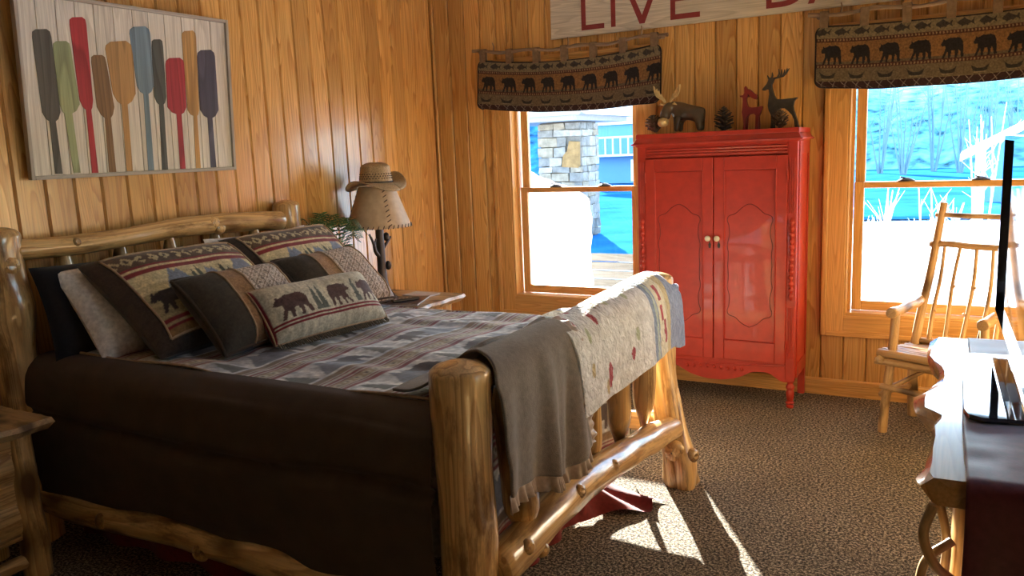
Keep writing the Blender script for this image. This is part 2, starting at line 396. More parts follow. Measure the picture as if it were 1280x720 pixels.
def window(n, a, b, loc=None, rz=0):
    w_ = bpy.data.objects.new('window_%d' % n, None); col.objects.link(w_); struct(w_); w_.location = loc or ((a+b)/2, YB, OZ0); w_.rotation_euler = (0, 0, rz)
    W = b-a; H = OZ1-OZ0; h = W/2
    def bar(name, x0, x1, z0, z1, y0, y1, gr, par=w_, bev=.003, mat='pine_trim'):
        return G().box(x0, x1, y0, y1, z0, z1, gr, off=(rnd.random(), rnd.random(), rnd.random())).build(name, mat, par, smooth=False, bevel=bev)
    cw = .125
    # casing boards with a raised back band
    for x0, x1, z0, z1, gr, e in ((-h-cw, -h, -cw, H+cw, 'z', 'L'), (h, h+cw, -cw, H+cw, 'z', 'R'), (-h, h, -cw, 0, 'x', 'B'), (-h, h, H, H+cw, 'x', 'T')):
        c_ = bar('casing', x0, x1, z0, z1, -.017, -.0008, gr)
        bb = {'L': (x0, x0+.03, z0, z1), 'R': (x1-.03, x1, z0, z1), 'B': (x0-.095, x1+.095, z0, z0+.03), 'T': (x0-.095, x1+.095, z1-.03, z1)}[e]
        bar('back_band', *bb, -.03, -.0165, gr, c_, .006)
    # jamb lining and stool
    for x0, x1, z0, z1, gr in ((-h, -h+.012, 0, H, 'z'), (h-.012, h, 0, H, 'z'), (-h+.012, h-.012, H-.012, H, 'x')):
        bar('jamb', x0, x1, z0, z1, -.012, .19, gr)
    bar('stool', -h+.012, h-.012, 0, .018, -.014, .19, 'x', mat='pine_trim')
    i0, i1 = -h+.012, h-.012
    # stops
    for s in (-1, 1): bar('stop', min(s*i1, s*(i1-.016)), max(s*i1, s*(i1-.016)), .018, H-.012, .055, .068, 'z', bev=.002)
    zm = 1.225-OZ0
    for name, z0, z1, y0, rb, rt in (('lower_sash', .02, zm+.018, .072, .055, .035), ('upper_sash', zm-.018, H-.014, .107, .035, .055)):
        st = .052; y1 = y0+.033; j0, j1 = i0+.017, i1-.017
        s_ = G(); o3 = (rnd.random(), 0, rnd.random())
        s_.box(j0, j0+st, y0, y1, z0, z1, 'z', off=o3); s_.box(j1-st, j1, y0, y1, z0, z1, 'z', off=o3)
        s_.box(j0+st, j1-st, y0, y1, z0, z0+rb, 'x', off=o3); s_.box(j0+st, j1-st, y0, y1, z1-rt, z1, 'x', off=o3)
        s_ = s_.build(name, 'pine_trim', w_, smooth=False, bevel=.004)
        G().box(j0+st, j1-st, y0+.014, y0+.017, z0+rb, z1-rt).build('pane', 'glass', s_, smooth=False)
        if name == 'lower_sash':
            for xx in (-.17, .19):                            # sash locks on the meeting rail
                l = G(); l.lathe([(.028, 0), (.028, .006), (.02, .012), (.008, .02), (.0, .021)], (xx, y0+.016, z1), 14, M=Matrix.Scale(1.6, 4, (1, 0, 0)))
                l.tube([(xx, y0+.016, z1+.016), (xx-.03, y0+.004, z1+.024)], .004, 8); l.build('sash_lock', 'bronze', s_)
    return w_
window(1, *OPEN[0]); window(2, *OPEN[1]); window(3, -.65, .65, (XR-.001, 2.35, OZ0), -PI/2)

# ================================================================ OUTSIDE
def ground_z(x, y): return -.5+.12*noise.noise(Vector((x*.18, y*.18, 3)))
g = G(); nx, ny = 70, 60
def gf(u, v):
    x = -60+120*u; y = -8+83*v**1.3
    z = np.array([[ground_z(a, b) for a, b in zip(r, q)] for r, q in zip(x, y)]); return x, y, z-.03
g.grid(nx, ny, gf); sg = g.build('snow_ground', 'snow'); sg['kind'] = 'structure'
lake = G().prism([(-45, 13), (-5.4, 13), (-4.3, 21), (12, 24), (16, 40), (4, 44), (-8, 60), (-45, 60)], -.43, -.50, 'xy').build('lake', 'blue_lake', smooth=False); struct(lake)
def hill(name, mat, x0, x1, y, h, seed, label):
    g = G()
    def fn(u, v):
        x = x0+(x1-x0)*u; yy = y+30*v
        prof = np.array([[noise.fractal(Vector((a*.03+seed, 0, 0)), 1, 2, 4) for a in r] for r in x])
        tops = np.array([[noise.noise(Vector((a*1.1+seed, b*.1, 2))) for a, b in zip(r, q)] for r, q in zip(x, yy)])
        z = -1+(h*(.85+.3*prof))*np.sin(np.clip(v*1.25, 0, 1)*PI/2)+tops*.5*(v > .05); return x, yy, z
    g.grid(110, 16, fn); o = g.build(name, mat); struct(o)
hill('hillside', 'blue_hill', -140, 8, 62, 11, 2, '')
plain('frost_hill', (.13, .36, .44), rough=1, var=.8, scale=1.2, bmp=0, spec=0)
hill('hillside', 'frost_hill', -10, 90, 50, 8, 7, '')

# stone column of the neighbouring porch
cl = thing('stone_column', 'stone porch column of stacked pale blocks seen through the narrow window', 'column', (-7.76, 16.5, -.45))
G().box(-.47, .47, -.42, .42, 0, 2.5).build('core', 'mortar', cl, smooth=False)
r2 = random.Random(11)
def stone(x0, x1, y0, y1, z0, z1, m_):
    g = G().box(x0, x1, y0, y1, z0, z1); g.v = [(a+r2.uniform(-.018, .018), b+r2.uniform(-.012, .012), c_+r2.uniform(-.014, .014)) for a, b, c_ in g.v]
    g.build('stone', 'stone_%d' % m_, cl, smooth=False)
z = .03
while z < 2.42:
    hgt = min(r2.uniform(.12, .22), 2.48-z); x = -.5
    while x < .48:
        wd = r2.uniform(.2, .46); x1 = min(x+wd, .5)
        if .5-x1 < .12: x1 = .5
        if not (1.55 < z+hgt/2 < 2.1 and x1 > .2): stone(x+.008, x1-.008, -.5, -.4, z+.008, z+hgt-.008, r2.randrange(4))
        elif x < .05: stone(x+.008, .05, -.5, -.4, z+.008, z+hgt-.008, r2.randrange(4))
        x = x1
    y = -.39
    while y < .45:
        wd = r2.uniform(.2, .4); y1 = min(y+wd, .5)
        if .5-y1 < .12: y1 = .5
        stone(.42, .5, y+.008, y1-.008, z+.008, z+hgt-.008, r2.randrange(4)); y = y1
    z += hgt
bs = G().prism([(.06, 1.56), (.46, 1.53), (.47, 2.08), (.25, 2.1), (.2, 1.9), (.1, 1.8)], -.51, -.4).build('stone', 'stone_4', cl, smooth=False)
pr = thing('porch_roof', 'pale porch soffit and gable edge resting on the stone column', 'roof', (-7.76, 16.5, 2.04))
G().box(-1.6, .75, -1.2, 1.6, .02, .12).build('soffit_board', 'soffit', pr, smooth=False)
G().prism([(-1.7, .12), (.85, .12), (.95, .2), (-.4, 1.0), (-1.7, .4)], -1.3, 1.7).build('gable', 'soffit', pr, smooth=False)
pr2 = G().prism([(-1.8, .45), (-.4, 1.12), (1.05, .22), (1.05, .12), (-.4, 1.0), (-1.8, .34)], -1.4, 1.8).build('roof_snow', 'snow', pr, smooth=False)

# snow bank shaped to stand in for the white glare before the column
def bank():
    g = G(); prof_x = [-6.2, -5.0, -4.31, -4.18, -3.88, -3.55, -3.48]; prof_z = [1.5, 1.45, 1.36, 1.33, 1.22, 1.06, .95]
    def fn(u, v):
        y = 7.9+.6*v; x = -6.2+(2.72-.6*(y-7.9))*u; top = np.interp(x, prof_x, prof_z)
        ramp_ = np.clip(v/.12, 0, 1)**.6; z = -.5+(top+.5)*ramp_*(1-.35*v)
        nz = np.array([[noise.noise(Vector((a*6, b*6, 1))) for a, b in zip(r, q)] for r, q in zip(x, y)])
        return x+.03*nz, y, z+.03*nz*(v > .02)
    g.grid(70, 24, fn)
    def side(u, v):                                         # ragged right edge
        y = 7.9+.6*u; top = .95-.35*1.3*u; z = -.5+(top+.5)*v
        nz = np.array([[noise.noise(Vector((3, b*7, c_*7))) for b, c_ in zip(r, q)] for r, q in zip(y, z)])
        return -3.48-.6*(y-7.9)+.05*nz, y, z
    g.grid(16, 24, side)
    return g.build('glare_bank', 'snow', smooth=True)
tag(bank(), 'heaped white snow bank standing in for glare before the stone column', 'snow bank')
dw = thing('plank_wall', 'low stack of weathered horizontal planks beside the glare bank', 'plank wall', (-3.6, 9.6, -.5))
for k in range(6):
    b_ = G().box(-1.2, 1.1, -.03, .03, k*.11+.01, k*.11+.105, 'x').build('plank', 'deck_board', dw, smooth=False, bevel=.008)
G().box(-1.1, -.98, .03, .12, 0, .64).build('post', 'deck_board', dw, smooth=False); G().box(.9, 1.02, .03, .12, 0, .64).build('post', 'deck_board', dw, smooth=False)

def shrub(loc, h, n, seed, label, name='frosted_shrub', grp='frosted shrubs outside', cat='shrub', ks=1.0, mat='frost'):
    r = random.Random(seed); t_ = thing(name, label, cat, loc, group=grp)
    for k in range(n):
        a = r.uniform(0, 2*PI); s = r.uniform(.05, .4)*ks; hh = h*r.uniform(.65, 1)
        p0 = Vector((.08*math.cos(a), .08*math.sin(a), -.05)); p1 = Vector((s*math.cos(a), s*math.sin(a), hh))
        pts = smooth_path([p0, p0.lerp(p1, .5)+Vector((r.uniform(-.06, .06), r.uniform(-.06, .06), .1)), p1], 8)
        g = G().tube(pts, [ks*(.016*(1-i/9)+.003) for i in range(8)], 6)
        for q in range(3):
            b0 = pts[3+q]; d = Vector((r.uniform(-.25, .25), r.uniform(-.25, .25), r.uniform(.15, .4)))*ks
            g.tube([b0, b0+d*.5, b0+d], [.007*ks, .005*ks, .002*ks], 5)
        g.build('stem', mat, t_)
shrub((-.95, 10.2, -.42), 1.45, 12, 1, 'low bushy frosted shrub beside the casing of the wide window')
shrub((-.35, 11.4, -.42), 1.3, 9, 2, 'thin frosted shrub behind the log chair back')
shrub((.15, 14.5, -.42), 2.4, 10, 3, 'tall frosted shrub in front of the snowy roof')
shrub((.75, 11.0, -.42), 1.9, 9, 5, 'frosted shrub seen past the television edge')
for k, (x_, y_, h_) in enumerate(((-4.1, 46, 6.0), (-2.9, 44, 4.6), (-1.7, 47, 6.6), (-.5, 45, 5.4), (.7, 47, 6.2), (1.9, 46, 5.0))):
    shrub((x_, y_, -.45), h_, 7, 20+k, 'bare frosted tree standing against the far snowy hillside', 'frosted_tree', 'bare trees by the far hillside', 'tree', 3.0, 'tree_bark')
hs = thing('boat_house', 'low blue boat house with a snow covered roof beyond the shrubs', 'building', (2.9, 26, -.5))
G().box(-2.6, 2.6, 0, 4, 0, 1.5).build('wall', 'barn_wall', hs, smooth=False)
G().prism([(-2.6, 1.5), (2.6, 1.5), (0, 2.9)], .02, 3.98).build('gable', 'barn_wall', hs, smooth=False)
for s in (-1, 1): G().prism([(0, 2.92), (s*3.2, 1.2), (s*3.2, 1.38), (0, 3.1)], -.3, 4.3).build('roof', 'snow', hs, smooth=False)
fh = thing('lake_house', 'far house with a white railing beside the stone column', 'building', (-15.6, 40, -.4))
G().box(-2.5, 2.5, 0, 4, 0, 3.0).build('wall', 'barn_wall', fh, smooth=False)
G().prism([(-3, 3), (3, 3), (0, 4.6)], -.3, 4.3).build('roof', 'snow', fh, smooth=False)
G().box(-2.3, 2.3, -1.2, -1.12, 2.3, 2.4).build('rail', 'frost', fh, smooth=False)
for k in range(12): G().box(-2.3+k*.41, -2.24+k*.41, -1.2, -1.12, 1.5, 2.35).build('baluster', 'frost', fh, smooth=False)
G().box(-2.4, 2.4, -1.3, 0, 1.4, 1.5).build('deck', 'frost', fh, smooth=False)
G().box(.3, .75, -.06, 0, .1, 1.2).build('door', 'snow', fh, smooth=False)

# ================================================================ THE LOG BED
def log(name, p0, p1, r0, r1, parent, seed, n=16, amp=.01, dome=.35, mat='log', bump_=.16, seg=16):
    pts = wander(p0, p1, n, amp, seed); return G().tube(pts, [r0+(r1-r0)*i/(n-1) for i in range(n)], seg, bump=bump_, seed=seed, dome=dome).build(name, mat, parent, angle=60)
def knot(parent, p, d, r, mat='log'):
    """sawn branch stub on a log"""
    d = Vector(d).normalized(); p = Vector(p)
    g = G().tube([p-d*.02, p-d*.002, p+d*.005, p+d*.006, p+d*.0045], [r*1.9, r*1.55, r*1.1, r*.75, r*.4], 12, seed=p.x*3+p.y)
    g.build('knot', mat, parent, angle=60)
bed = thing('log_bed', 'peeled log bed frame with tapered spindles, standing against the plank wall', 'bed', (-2.25, 2.6, 0))
def B(x, y, z): return Vector((x+2.25, y-2.6, z))
def bedlog(name, p, q, r0, r1, seed, **k): return log(name, B(*p), B(*q), r0, r1, bed, seed, **k)
# headboard
hp = G().tube([B(-3.30, 1.79, z) for z in np.linspace(0, 1.25, 24)], [.078+.022*math.exp(-((z-.96)/.09)**2) for z in np.linspace(0, 1.25, 24)], 18, bump=.18, seed=3, dome=.5).build('headboard_post', 'log', bed, angle=60)
for k, zz in enumerate((.95, 1.14)): knot(hp, B(-3.225, 1.80-.02*k, zz), (1, -.2, 0), .022)
bedlog('headboard_post', (-3.30, 3.34, 0), (-3.30, 3.34, 1.25), .08, .074, 5, dome=.45, n=20)
tl = G().tube(smooth_path([B(-3.27, 1.83, 1.192), B(-3.265, 2.2, 1.187), B(-3.27, 2.62, 1.207), B(-3.27, 3.0, 1.195), B(-3.265, 3.24, 1.178)], 30), [.041+.012*(i/29) for i in range(30)], 18, bump=.17, seed=8, dome=.5).build('headboard_rail', 'log', bed, angle=60)
for yy, zz, r in ((2.06, 1.2, .012), (2.78, 1.215, .018), (2.81, 1.188, .02)): knot(tl, B(-3.227, yy, zz), (1, 0, .15), r)
bedlog('headboard_rail', (-3.29, 1.83, .5), (-3.29, 3.3, .5), .05, .05, 9)
for k, yy in enumerate((2.03, 2.285, 2.54, 2.8, 3.06)):
    zs = np.linspace(.52, 1.19, 16)
    G().tube([B(-3.275, yy+.006*math.sin(k+z*4), z) for z in zs], [interp(z, [.5, .6, .98, 1.1, 1.19], [.02, .045, .045, .035, .014]) for z in zs], 14, bump=.15, seed=20+k).build('headboard_spindle', 'log', bed, angle=60)
# side rails
nr = bedlog('side_rail', (-3.25, 1.80, .175), (-1.22, 1.81, .19), .058, .062, 11, n=30, amp=.03)
for xx in (-2.82, -2.28, -1.72): knot(nr, B(xx, 1.745, .185+.01*math.sin(xx*9)), (0.1, -1, .25), .02)
bedlog('side_rail', (-3.25, 3.37, .25), (-1.22, 3.38, .255), .048, .046, 12, n=30, amp=.02)
# footboard
fp = G().tube(smooth_path([B(-1.205, 1.81, 0), B(-1.20, 1.81, .4), B(-1.2, 1.81, .905)], 24), [.078+.008*(i/23) for i in range(24)], 22, bump=.1, seed=14, dome=.42).build('foot_post', 'log', bed, angle=60)
for zz, a in ((.45, -.9), (.3, -.3), (.62, -1.4)): knot(fp, B(-1.2+.072*math.cos(a), 1.81+.072*math.sin(a), zz), (math.cos(a), math.sin(a), 0), .008, 'stitch')
g = G().tube(smooth_path([B(-1.075, 3.37, 0), B(-1.095, 3.375, .1), B(-1.13, 3.385, .26), B(-1.165, 3.395, .45), B(-1.185, 3.40, .7), B(-1.19, 3.40, .92)], 26),
             [interp(i/25, [0, .1, .25, .4, .6, 1], [.076, .076, .07, .064, .064, .074]) for i in range(26)], 20, bump=.2, seed=15, dome=.35)
g.tube(smooth_path([B(-1.045, 3.335, 0), B(-1.05, 3.34, .12), B(-1.09, 3.37, .24), B(-1.13, 3.41, .42)], 14), [.046, .048, .05, .05, .05, .048, .046, .044, .042, .04, .038, .036, .034, .03], 14, bump=.25, seed=16)
fp2 = g.build('foot_post', 'log', bed, angle=60)
knot(fp2, B(-1.075, 3.295, .17), (.5, -1, .1), .026); knot(fp2, B(-1.0, 3.33, .15), (1, -.5, .1), .018)
fl = G().tube(smooth_path([B(-1.15, 1.86, .31), B(-1.145, 2.1, .33), B(-1.14, 2.45, .345), B(-1.13, 2.8, .32), B(-1.12, 3.1, .29), B(-1.115, 3.37, .255)], 34),
              [.064-.008*(i/33) for i in range(34)], 18, bump=.16, seed=17, dome=.12).build('foot_rail', 'log', bed, angle=60)
for yy, zz, dx in ((1.96, .35, 1), (2.33, .375, 1), (2.62, .36, .6), (2.05, .30, 1)): knot(fl, B(-1.085, yy, zz), (dx, -.4, .5), .014)
bedlog('foot_rail', (-1.205, 1.86, .868), (-1.2, 3.36, .872), .05, .05, 19, n=26)
for k, yy in enumerate((2.06, 2.345, 2.63, 2.9, 3.19)):
    zs = np.linspace(.31, .87, 18); R = (.058, .05, .04, .05, .05)[k]
    G().tube([B(-1.175+.01*math.sin(z*5+k), yy+.012*math.sin(z*6+k*2), z) for z in zs], [interp(z, [.31, .345, .42, .75, .83, .87], [R*.28, R*.45, R, R*.95, R*.7, R*.4]) for z in zs], 16, bump=.2, seed=30+k).build('foot_spindle', 'log', bed, angle=60)

mt = thing('mattress', 'thick pale mattress on the log bed under the comforter', 'mattress', (-2.25, 2.6, .26))
G().box(-.93, .90, -.70, .70, 0, .21).build('box_spring', 'mattress', mt, bevel=.04); G().box(-.93, .90, -.70, .70, .215, .46).build('pad', 'white_cloth', mt, bevel=.06)

# ================================================================ WOVEN PICTURES (colour per vertex)
def inpoly(px, py, poly):
    r = np.zeros(np.shape(px), bool); n = len(poly)
    for i in range(n):
        x0, y0 = poly[i]; x1, y1 = poly[(i+1) % n]
        if y0 == y1: continue
        c_ = ((y0 > py) != (y1 > py)) & (px < (x1-x0)*(py-y0)/(y1-y0)+x0); r ^= c_
    return r
BEAR = [(0, .40), (.03, .46), (.08, .50), (.10, .56), (.14, .57), (.16, .53), (.24, .55), (.40, .60), (.55, .58), (.72, .60), (.86, .56), (.95, .45), (.97, .30), (.98, .15), (1, .02), (.9, 0), (.86, .05), (.84, .18), (.76, .24), (.74, .10), (.70, 0), (.6, 0), (.62, .1), (.6, .22), (.48, .22), (.44, .1), (.42, 0), (.32, 0), (.33, .08), (.3, .2), (.22, .1), (.16, 0), (.06, 0), (.10, .08), (.18, .22), (.2, .34), (.14, .36), (.06, .35)]
FISH = [(0, .12), (.12, .2), (.3, .25), (.42, .31), (.5, .25), (.68, .19), (.8, .15), (1, .27), (.95, .12), (1, 0), (.8, .1), (.66, .05), (.6, -.02), (.55, .03), (.35, .0), (.28, -.05), (.22, .02), (.1, .05)]
CANOE = [(0, .26), (.05, .22), (.15, .05), (.35, 0), (.65, 0), (.85, .05), (.95, .22), (1, .28), (.9, .2), (.7, .13), (.5, .11), (.3, .13), (.1, .2)]
TREE = [(0, 0), (.18, .3), (.1, .3), (.25, .6), (.18, .6), (.5, 1), (.82, .6), (.75, .6), (.9, .3), (.82, .3), (1, 0)]
MOUNT = [(0, 0), (.15, .35), (.28, .55), (.4, .95), (.52, .7), (.62, .85), (.8, .4), (1, 0)]
def put(c, x, y, poly, x0, y0, sx, sy, rgb, per=0, flip=False):
    xx = (x-x0); xx = np.mod(xx, per) if per else xx
    xx = xx/sx; xx = 1-xx if flip else xx
    m_ = inpoly(xx, (y-y0)/sy, poly); c[m_] = rgb
def nz2(x, y, s, seed=0.0):
    """cheap smooth value noise on arrays"""
    x = x*s+seed*17.3; y = y*s+seed*9.1; xi = np.floor(x); yi = np.floor(y); fx = x-xi; fy = y-yi
    h = lambda a, b: np.mod(np.sin(a*127.1+b*311.7+seed)*43758.5453, 1.0)
    fx = fx*fx*(3-2*fx); fy = fy*fy*(3-2*fy)
    return (h(xi, yi)*(1-fx)+h(xi+1, yi)*fx)*(1-fy)+(h(xi, yi+1)*(1-fx)+h(xi+1, yi+1)*fx)*fy
OLIVE, CREAM, BURG, BROWN, TAN, BEARC, GREY, BLUEG = (.28, .22, .10), (.70, .60, .35), (.21, .02, .028), (.06, .042, .032), (.26, .15, .06), (.035, .024, .024), (.22, .21, .21), (.24, .28, .36)

# ---------------------------------------------------------------- comforter
def arc(a, L, R):
    """distance a along a cloth whose edge is at L: returns (horizontal position, drop)"""
    q = np.clip((a-L)/(R*PI/2), 0, 1)*PI/2
    pos = np.where(a < L, a, L+R*np.sin(q)); drop = np.where(a < L, 0, R*(1-np.cos(q)))+np.clip(a-L-R*PI/2, 0, None)
    return pos, drop
cf = thing('comforter', 'plaid lodge comforter with brown side panel spread over the log bed', 'comforter', (-2.25, 2.6, .74))
X0, XE, Y0, YE = -3.19, -1.365, 1.90, 3.29
def top_pt(u, v):
    ax = X0+u*(XE-X0+.55); ay = Y0+v*(YE-Y0+.5)
    x, dx = arc(ax, XE, .05); y, dy = arc(ay, YE, .07)
    flat = (dx == 0) & (dy == 0)
    wr = .016*(nz2(ax*2.2, ay*12, 1, 1)-.5)+.018*(nz2(ax*3.5, ay*5, 1, 2)-.5)+.018*(nz2(ax, ay, 2.2, 3)-.5)
    z = .772-.03*(ay-1.9)/1.4-np.sqrt(dx*dx+dy*dy)+wr*np.where(flat, 1, .5)
    x = x+np.where(dx > .05, .014*np.sin(ay*16)*dx*2, 0); y = y+np.where(dy > .06, .02*np.sin(ax*14)*dy*2, 0)
    return x+2.25, y-2.6, z-.74
def top_col(u, v):
    ax = X0+u*(XE-X0+.55); ay = Y0+v*(YE-Y0+.5); P = .34
    s = np.mod(ax+.17, P)/P
    c = np.zeros(ax.shape+(3,)); n = nz2(ax, ay, 55, 4); n2 = nz2(ax*.6, ay*2, 16, 5)
    c[:] = (.46, .44, .38)
    land = s > .42; t_ = (n2+.45*n)[..., None]
    c = np.where(land[..., None], np.array((.26, .30, .38))*(1-np.clip(t_-.1, 0, 1))+np.array((.78, .77, .74))*np.clip(t_-.1, 0, 1), c)
    c[(s > .90)] = (.20, .13, .07)
    geo = (s > .16) & (s < .30); dd = np.abs(np.mod(ay/.05, 1)-.5)+np.abs((s-.23)/.14)
    c[geo] = (.32, .24, .14); c[geo & (dd < .42)] = (.50, .44, .32); c[geo & (dd < .2)] = (.10, .06, .04)
    # scenes: feet towards the foot of the bed
    for off, per, poly, w_, h_, rgb in ((.03, .42, BEAR, .2, .2, (.05, .03, .03)), (.27, .42, TREE, .08, .14, (.10, .11, .10)), (.17, .63, MOUNT, .22, .15, (.15, .17, .22))):
        put(c, ay, .92-s, poly, off, .06, w_, h_/P/.5*.5, rgb, per)
    for a, b in ((.02, .045), (.07, .12), (.145, .17), (.31, .335), (.36, .41)): c[(s > a) & (s < b)] = (.20, .018, .028)
    return c*(.8+.4*n[..., None])
G().grid(330, 300, top_pt, top_col).build('top_panel', 'weave_bed', cf, angle=80)
def side_pt(u, v):
    ax = -3.22+u*1.945; a = v*.64
    y, d = arc(a, .04, .085); y = Y0-y
    bill = .035*np.sin(np.clip((a-.1)/.5, 0, 1)*PI)*(1+.3*np.sin(ax*3+1)); crease = -.03*np.exp(-((a-.30-.02*np.sin(ax*2))/.018)**2)
    fold = .03*np.clip(a-.25, 0, 1)*np.sin(ax*9+2*np.sin(ax*3))*np.clip((ax+2.2)/.5, 0, 1)*2.0
    corner = np.clip((ax+1.62)/.3, 0, 1)
    y = y-bill-crease+fold*.8+.012*(nz2(ax*1.5, a*3, 2.5, 11)-.5)-.05*corner*np.clip(a-.2, 0, 1)
    z = .779-d-.03*(nz2(ax, a, 3, 8)-.5)*(d > .05)-.05*corner*(a/.64)
    low = np.clip((a-.5)/.14, 0, 1); z = z+low*.035*np.sin(ax*4.3)*.6
    return ax+2.25, y-2.6, z-.74
G().grid(120, 50, side_pt).build('side_panel', 'brown_suede', cf, angle=80)
us = np.linspace(0, 1, 80); px, py, pz = top_pt(us*.775, us*0)
G().tube([(a, b-.003, c_+.004) for a, b, c_ in zip(px, py, pz)], .0055, 8).build('piping', 'piping', cf)
G().tube([(X0+2.2, -.69, -.07), (X0+2.21, -.71, .0), (X0+2.26, -.715, .022)], .012, 8).build('sheet_corner', 'white_cloth', cf)
# ---------------------------------------------------------------- bed skirt
sk = thing('bed_skirt', 'burgundy bed skirt hanging below the comforter and trailing on the carpet', 'bed skirt', (-2.25, 2.6, 0))
def sk_near(u, v):
    x = -3.15+u*1.75; z = .30-.292*v; return x+2.25, 1.88-2.6+.018*np.sin(x*22)*v, z
G().grid(100, 8, sk_near).build('side_ruffle', 'burgundy', sk, angle=80)
def sk_foot(u, v):
    y = 1.93+u*1.22; far = np.clip((u-.72)/.22, 0, 1); z = .33*(1-v)**(1+.6*far)*(1-.86*far)+.006+.018*far*v*(1+np.sin(y*52+v*5))
    x = -1.36+v**2*(.02+.27*far)+(.016+.03*far)*np.sin(y*34)*v
    return x+2.25, y-2.6, z
G().grid(110, 16, sk_foot).build('foot_ruffle', 'burgundy', sk, angle=80)

# ---------------------------------------------------------------- pillows
def pillow(name, label, cen, W, H, T, right, up, paint, mat, parts=(), pinch=.05, group=None, power=4.0, seed=0, sag=.0):
    R = Vector(right).normalized(); U = Vector(up); U = (U-R*U.dot(R)).normalized(); Nn = R.cross(U)
    base = Vector(cen)-U*(H/2)
    root = thing(name, label, 'pillow', base, group=group)
    def surf(a, b, side):
        e = np.clip((1-np.abs(a)**power)*(1-np.abs(b)**power), 0, 1)**.55
        e = e*(.92+.16*nz2(a, b, 1.6, seed+1))
        x = W/2*a*(1-pinch*(1-b*b)); y = H/2*b*(1-pinch*1.2*(1-a*a))-sag*H*(1-a*a)*.2*(b > 0)*b
        n_ = side*T/2*e + .006*(nz2(a*3, b*3, 2, seed+5)-.5)*e
        return [R[i]*x+U[i]*(y+H/2)+Nn[i]*n_ for i in range(3)]
    k = 90 if paint else 40
    def cf_(side):
        if not paint: return None
        return lambda u, v: paint(u*2-1, v*2-1) if side > 0 else np.broadcast_to(np.array(BROWN), u.shape+(3,))*1.0
    g = G(); g.grid(int(k*1.3), k, lambda u, v: surf(u*2-1, v*2-1, 1), cf_(1)); g.grid(int(k*1.3), k, lambda u, v: surf(1-u*2, v*2-1, -1), cf_(-1))
    g.build('cover', mat, root, angle=80)
    def at_(a, b, lift=.003):
        a = np.array(a, float); b = np.array(b, float); q = np.array(surf(a, b, 1)).T
        return [tuple(p+np.array(Nn)*lift) for p in q]
    for pn, pm, ab, r in parts:
        G().tube(at_(*ab, lift=r*.5), r, 8, cap=True).build(pn, pm, root)
    return root
tt = np.linspace(-.985, .985, 40)
def rim(e):
    s = np.linspace(-e, e, 30); o = np.full(30, e); return (np.concatenate([s, o, -s, -o, s[:1]]), np.concatenate([-o, s, o, -s, -o[:1]]))
def sham_paint(a, b):
    x = a*.36; y = b*.27; c = np.zeros(a.shape+(3,)); n = nz2(x, y, 70, 2); st = nz2(x*.25, y*3, 30, 3)
    c[:] = CREAM; c = c*(.75+.4*st[..., None])
    low = y < -.02; c[low] = np.array((.34, .28, .15))*(.8+.5*st[low][:, None])
    for x0, w_, h_ in ((-.2, .16, .13), (-.02, .13, .10), (.13, .19, .15)): put(c, x, y, MOUNT, x0, -.03, w_, h_, BLUEG)
    for x0, h_ in ((-.06, .09), (-.03, .11), (.09, .1), (.12, .07)): put(c, x, y, TREE, x0, -.03, .035, h_, (.10, .11, .08))
    put(c, x, y, BEAR, -.295, -.135, .16, .2, BEARC); put(c, x, y, BEAR, .06, -.155, .17, .19, BEARC)
    top = y > .135; c[top] = (.10, .06, .035); dd = np.abs(np.mod(x/.055, 1)-.5)*2+np.abs((y-.175)/.03)
    c[top & (dd < 1.0) & (n > .35)] = (.50, .42, .24); c[top & (dd < .3)] = BROWN
    for q0, q1, rgb in ((.12, .136, BURG), (.112, .12, CREAM), (.092, .112, BURG), (.083, .088, BURG), (-.175, -.16, BURG), (-.2, -.19, BURG)): c[(y > q0) & (y < q1)] = rgb
    c[y < -.2] = TAN
    c[(np.abs(a) > .85) | (np.abs(b) > .88)] = BROWN
    return c*(.8+.4*n[..., None])
pillow('pillow_sham', 'tapestry sham with a black bear and mountains, nearer the white pillow', (-2.83, 2.31, .955), .76, .56, .21, (0, 1, 0), (-.80, 0, .60), sham_paint, 'weave', [('piping', 'piping', rim(.86), .005)], group='tapestry shams', seed=1)
pillow('pillow_sham', 'tapestry sham with burgundy bands and mountains in front of the fern', (-2.93, 3.06, .95), .74, .54, .20, (-.03, 1, 0), (-.72, 0, .69), sham_paint, 'weave', [('piping', 'piping', rim(.86), .005)], group='tapestry shams', seed=2)
pillow('bed_pillow', 'white bed pillow standing behind the tapestry sham', (-3.01, 2.23, .925), .70, .45, .17, (0, 1, 0), (-.62, 0, .78), None, 'white_cloth', seed=3)
pillow('bed_pillow', 'black bed pillow against the log headboard behind the white pillow', (-3.12, 2.17, .935), .72, .40, .13, (0, 1, 0), (-.25, 0, .97), None, 'navy_cloth', seed=4)
pillow('bed_pillow', 'white bed pillow behind the sham in front of the fern', (-3.09, 2.98, .95), .68, .42, .13, (0, 1, 0), (-.35, 0, .94), None, 'white_cloth', seed=9)
def throw_paint(a, b):
    x = a*.26; y = b*.19; c = np.zeros(a.shape+(3,)); n = nz2(x, y, 90, 2)
    c[:] = (.58, .48, .39); q = .052
    d1 = np.mod((x+y*1.2)/q, 1); d2 = np.mod((x-y*1.2)/q, 1); c[(d1 < .13) | (d2 < .13)] = (.22, .15, .10)
    e = (np.abs(d1-.56) < .2) & (np.abs(d2-.56) < .2); c[e] = (.12, .07, .05); c[e & (np.abs(d1-.56) < .06)] = (.45, .38, .3)
    c[np.mod(x/.055, 1) < .08] = (.16, .12, .10)
    c[a > .80] = (.42, .37, .36); c[a < -.10] = (.31, .18, .09); c[a < -.45] = (.055, .045, .034)
    return c*(.8+.4*n[..., None])
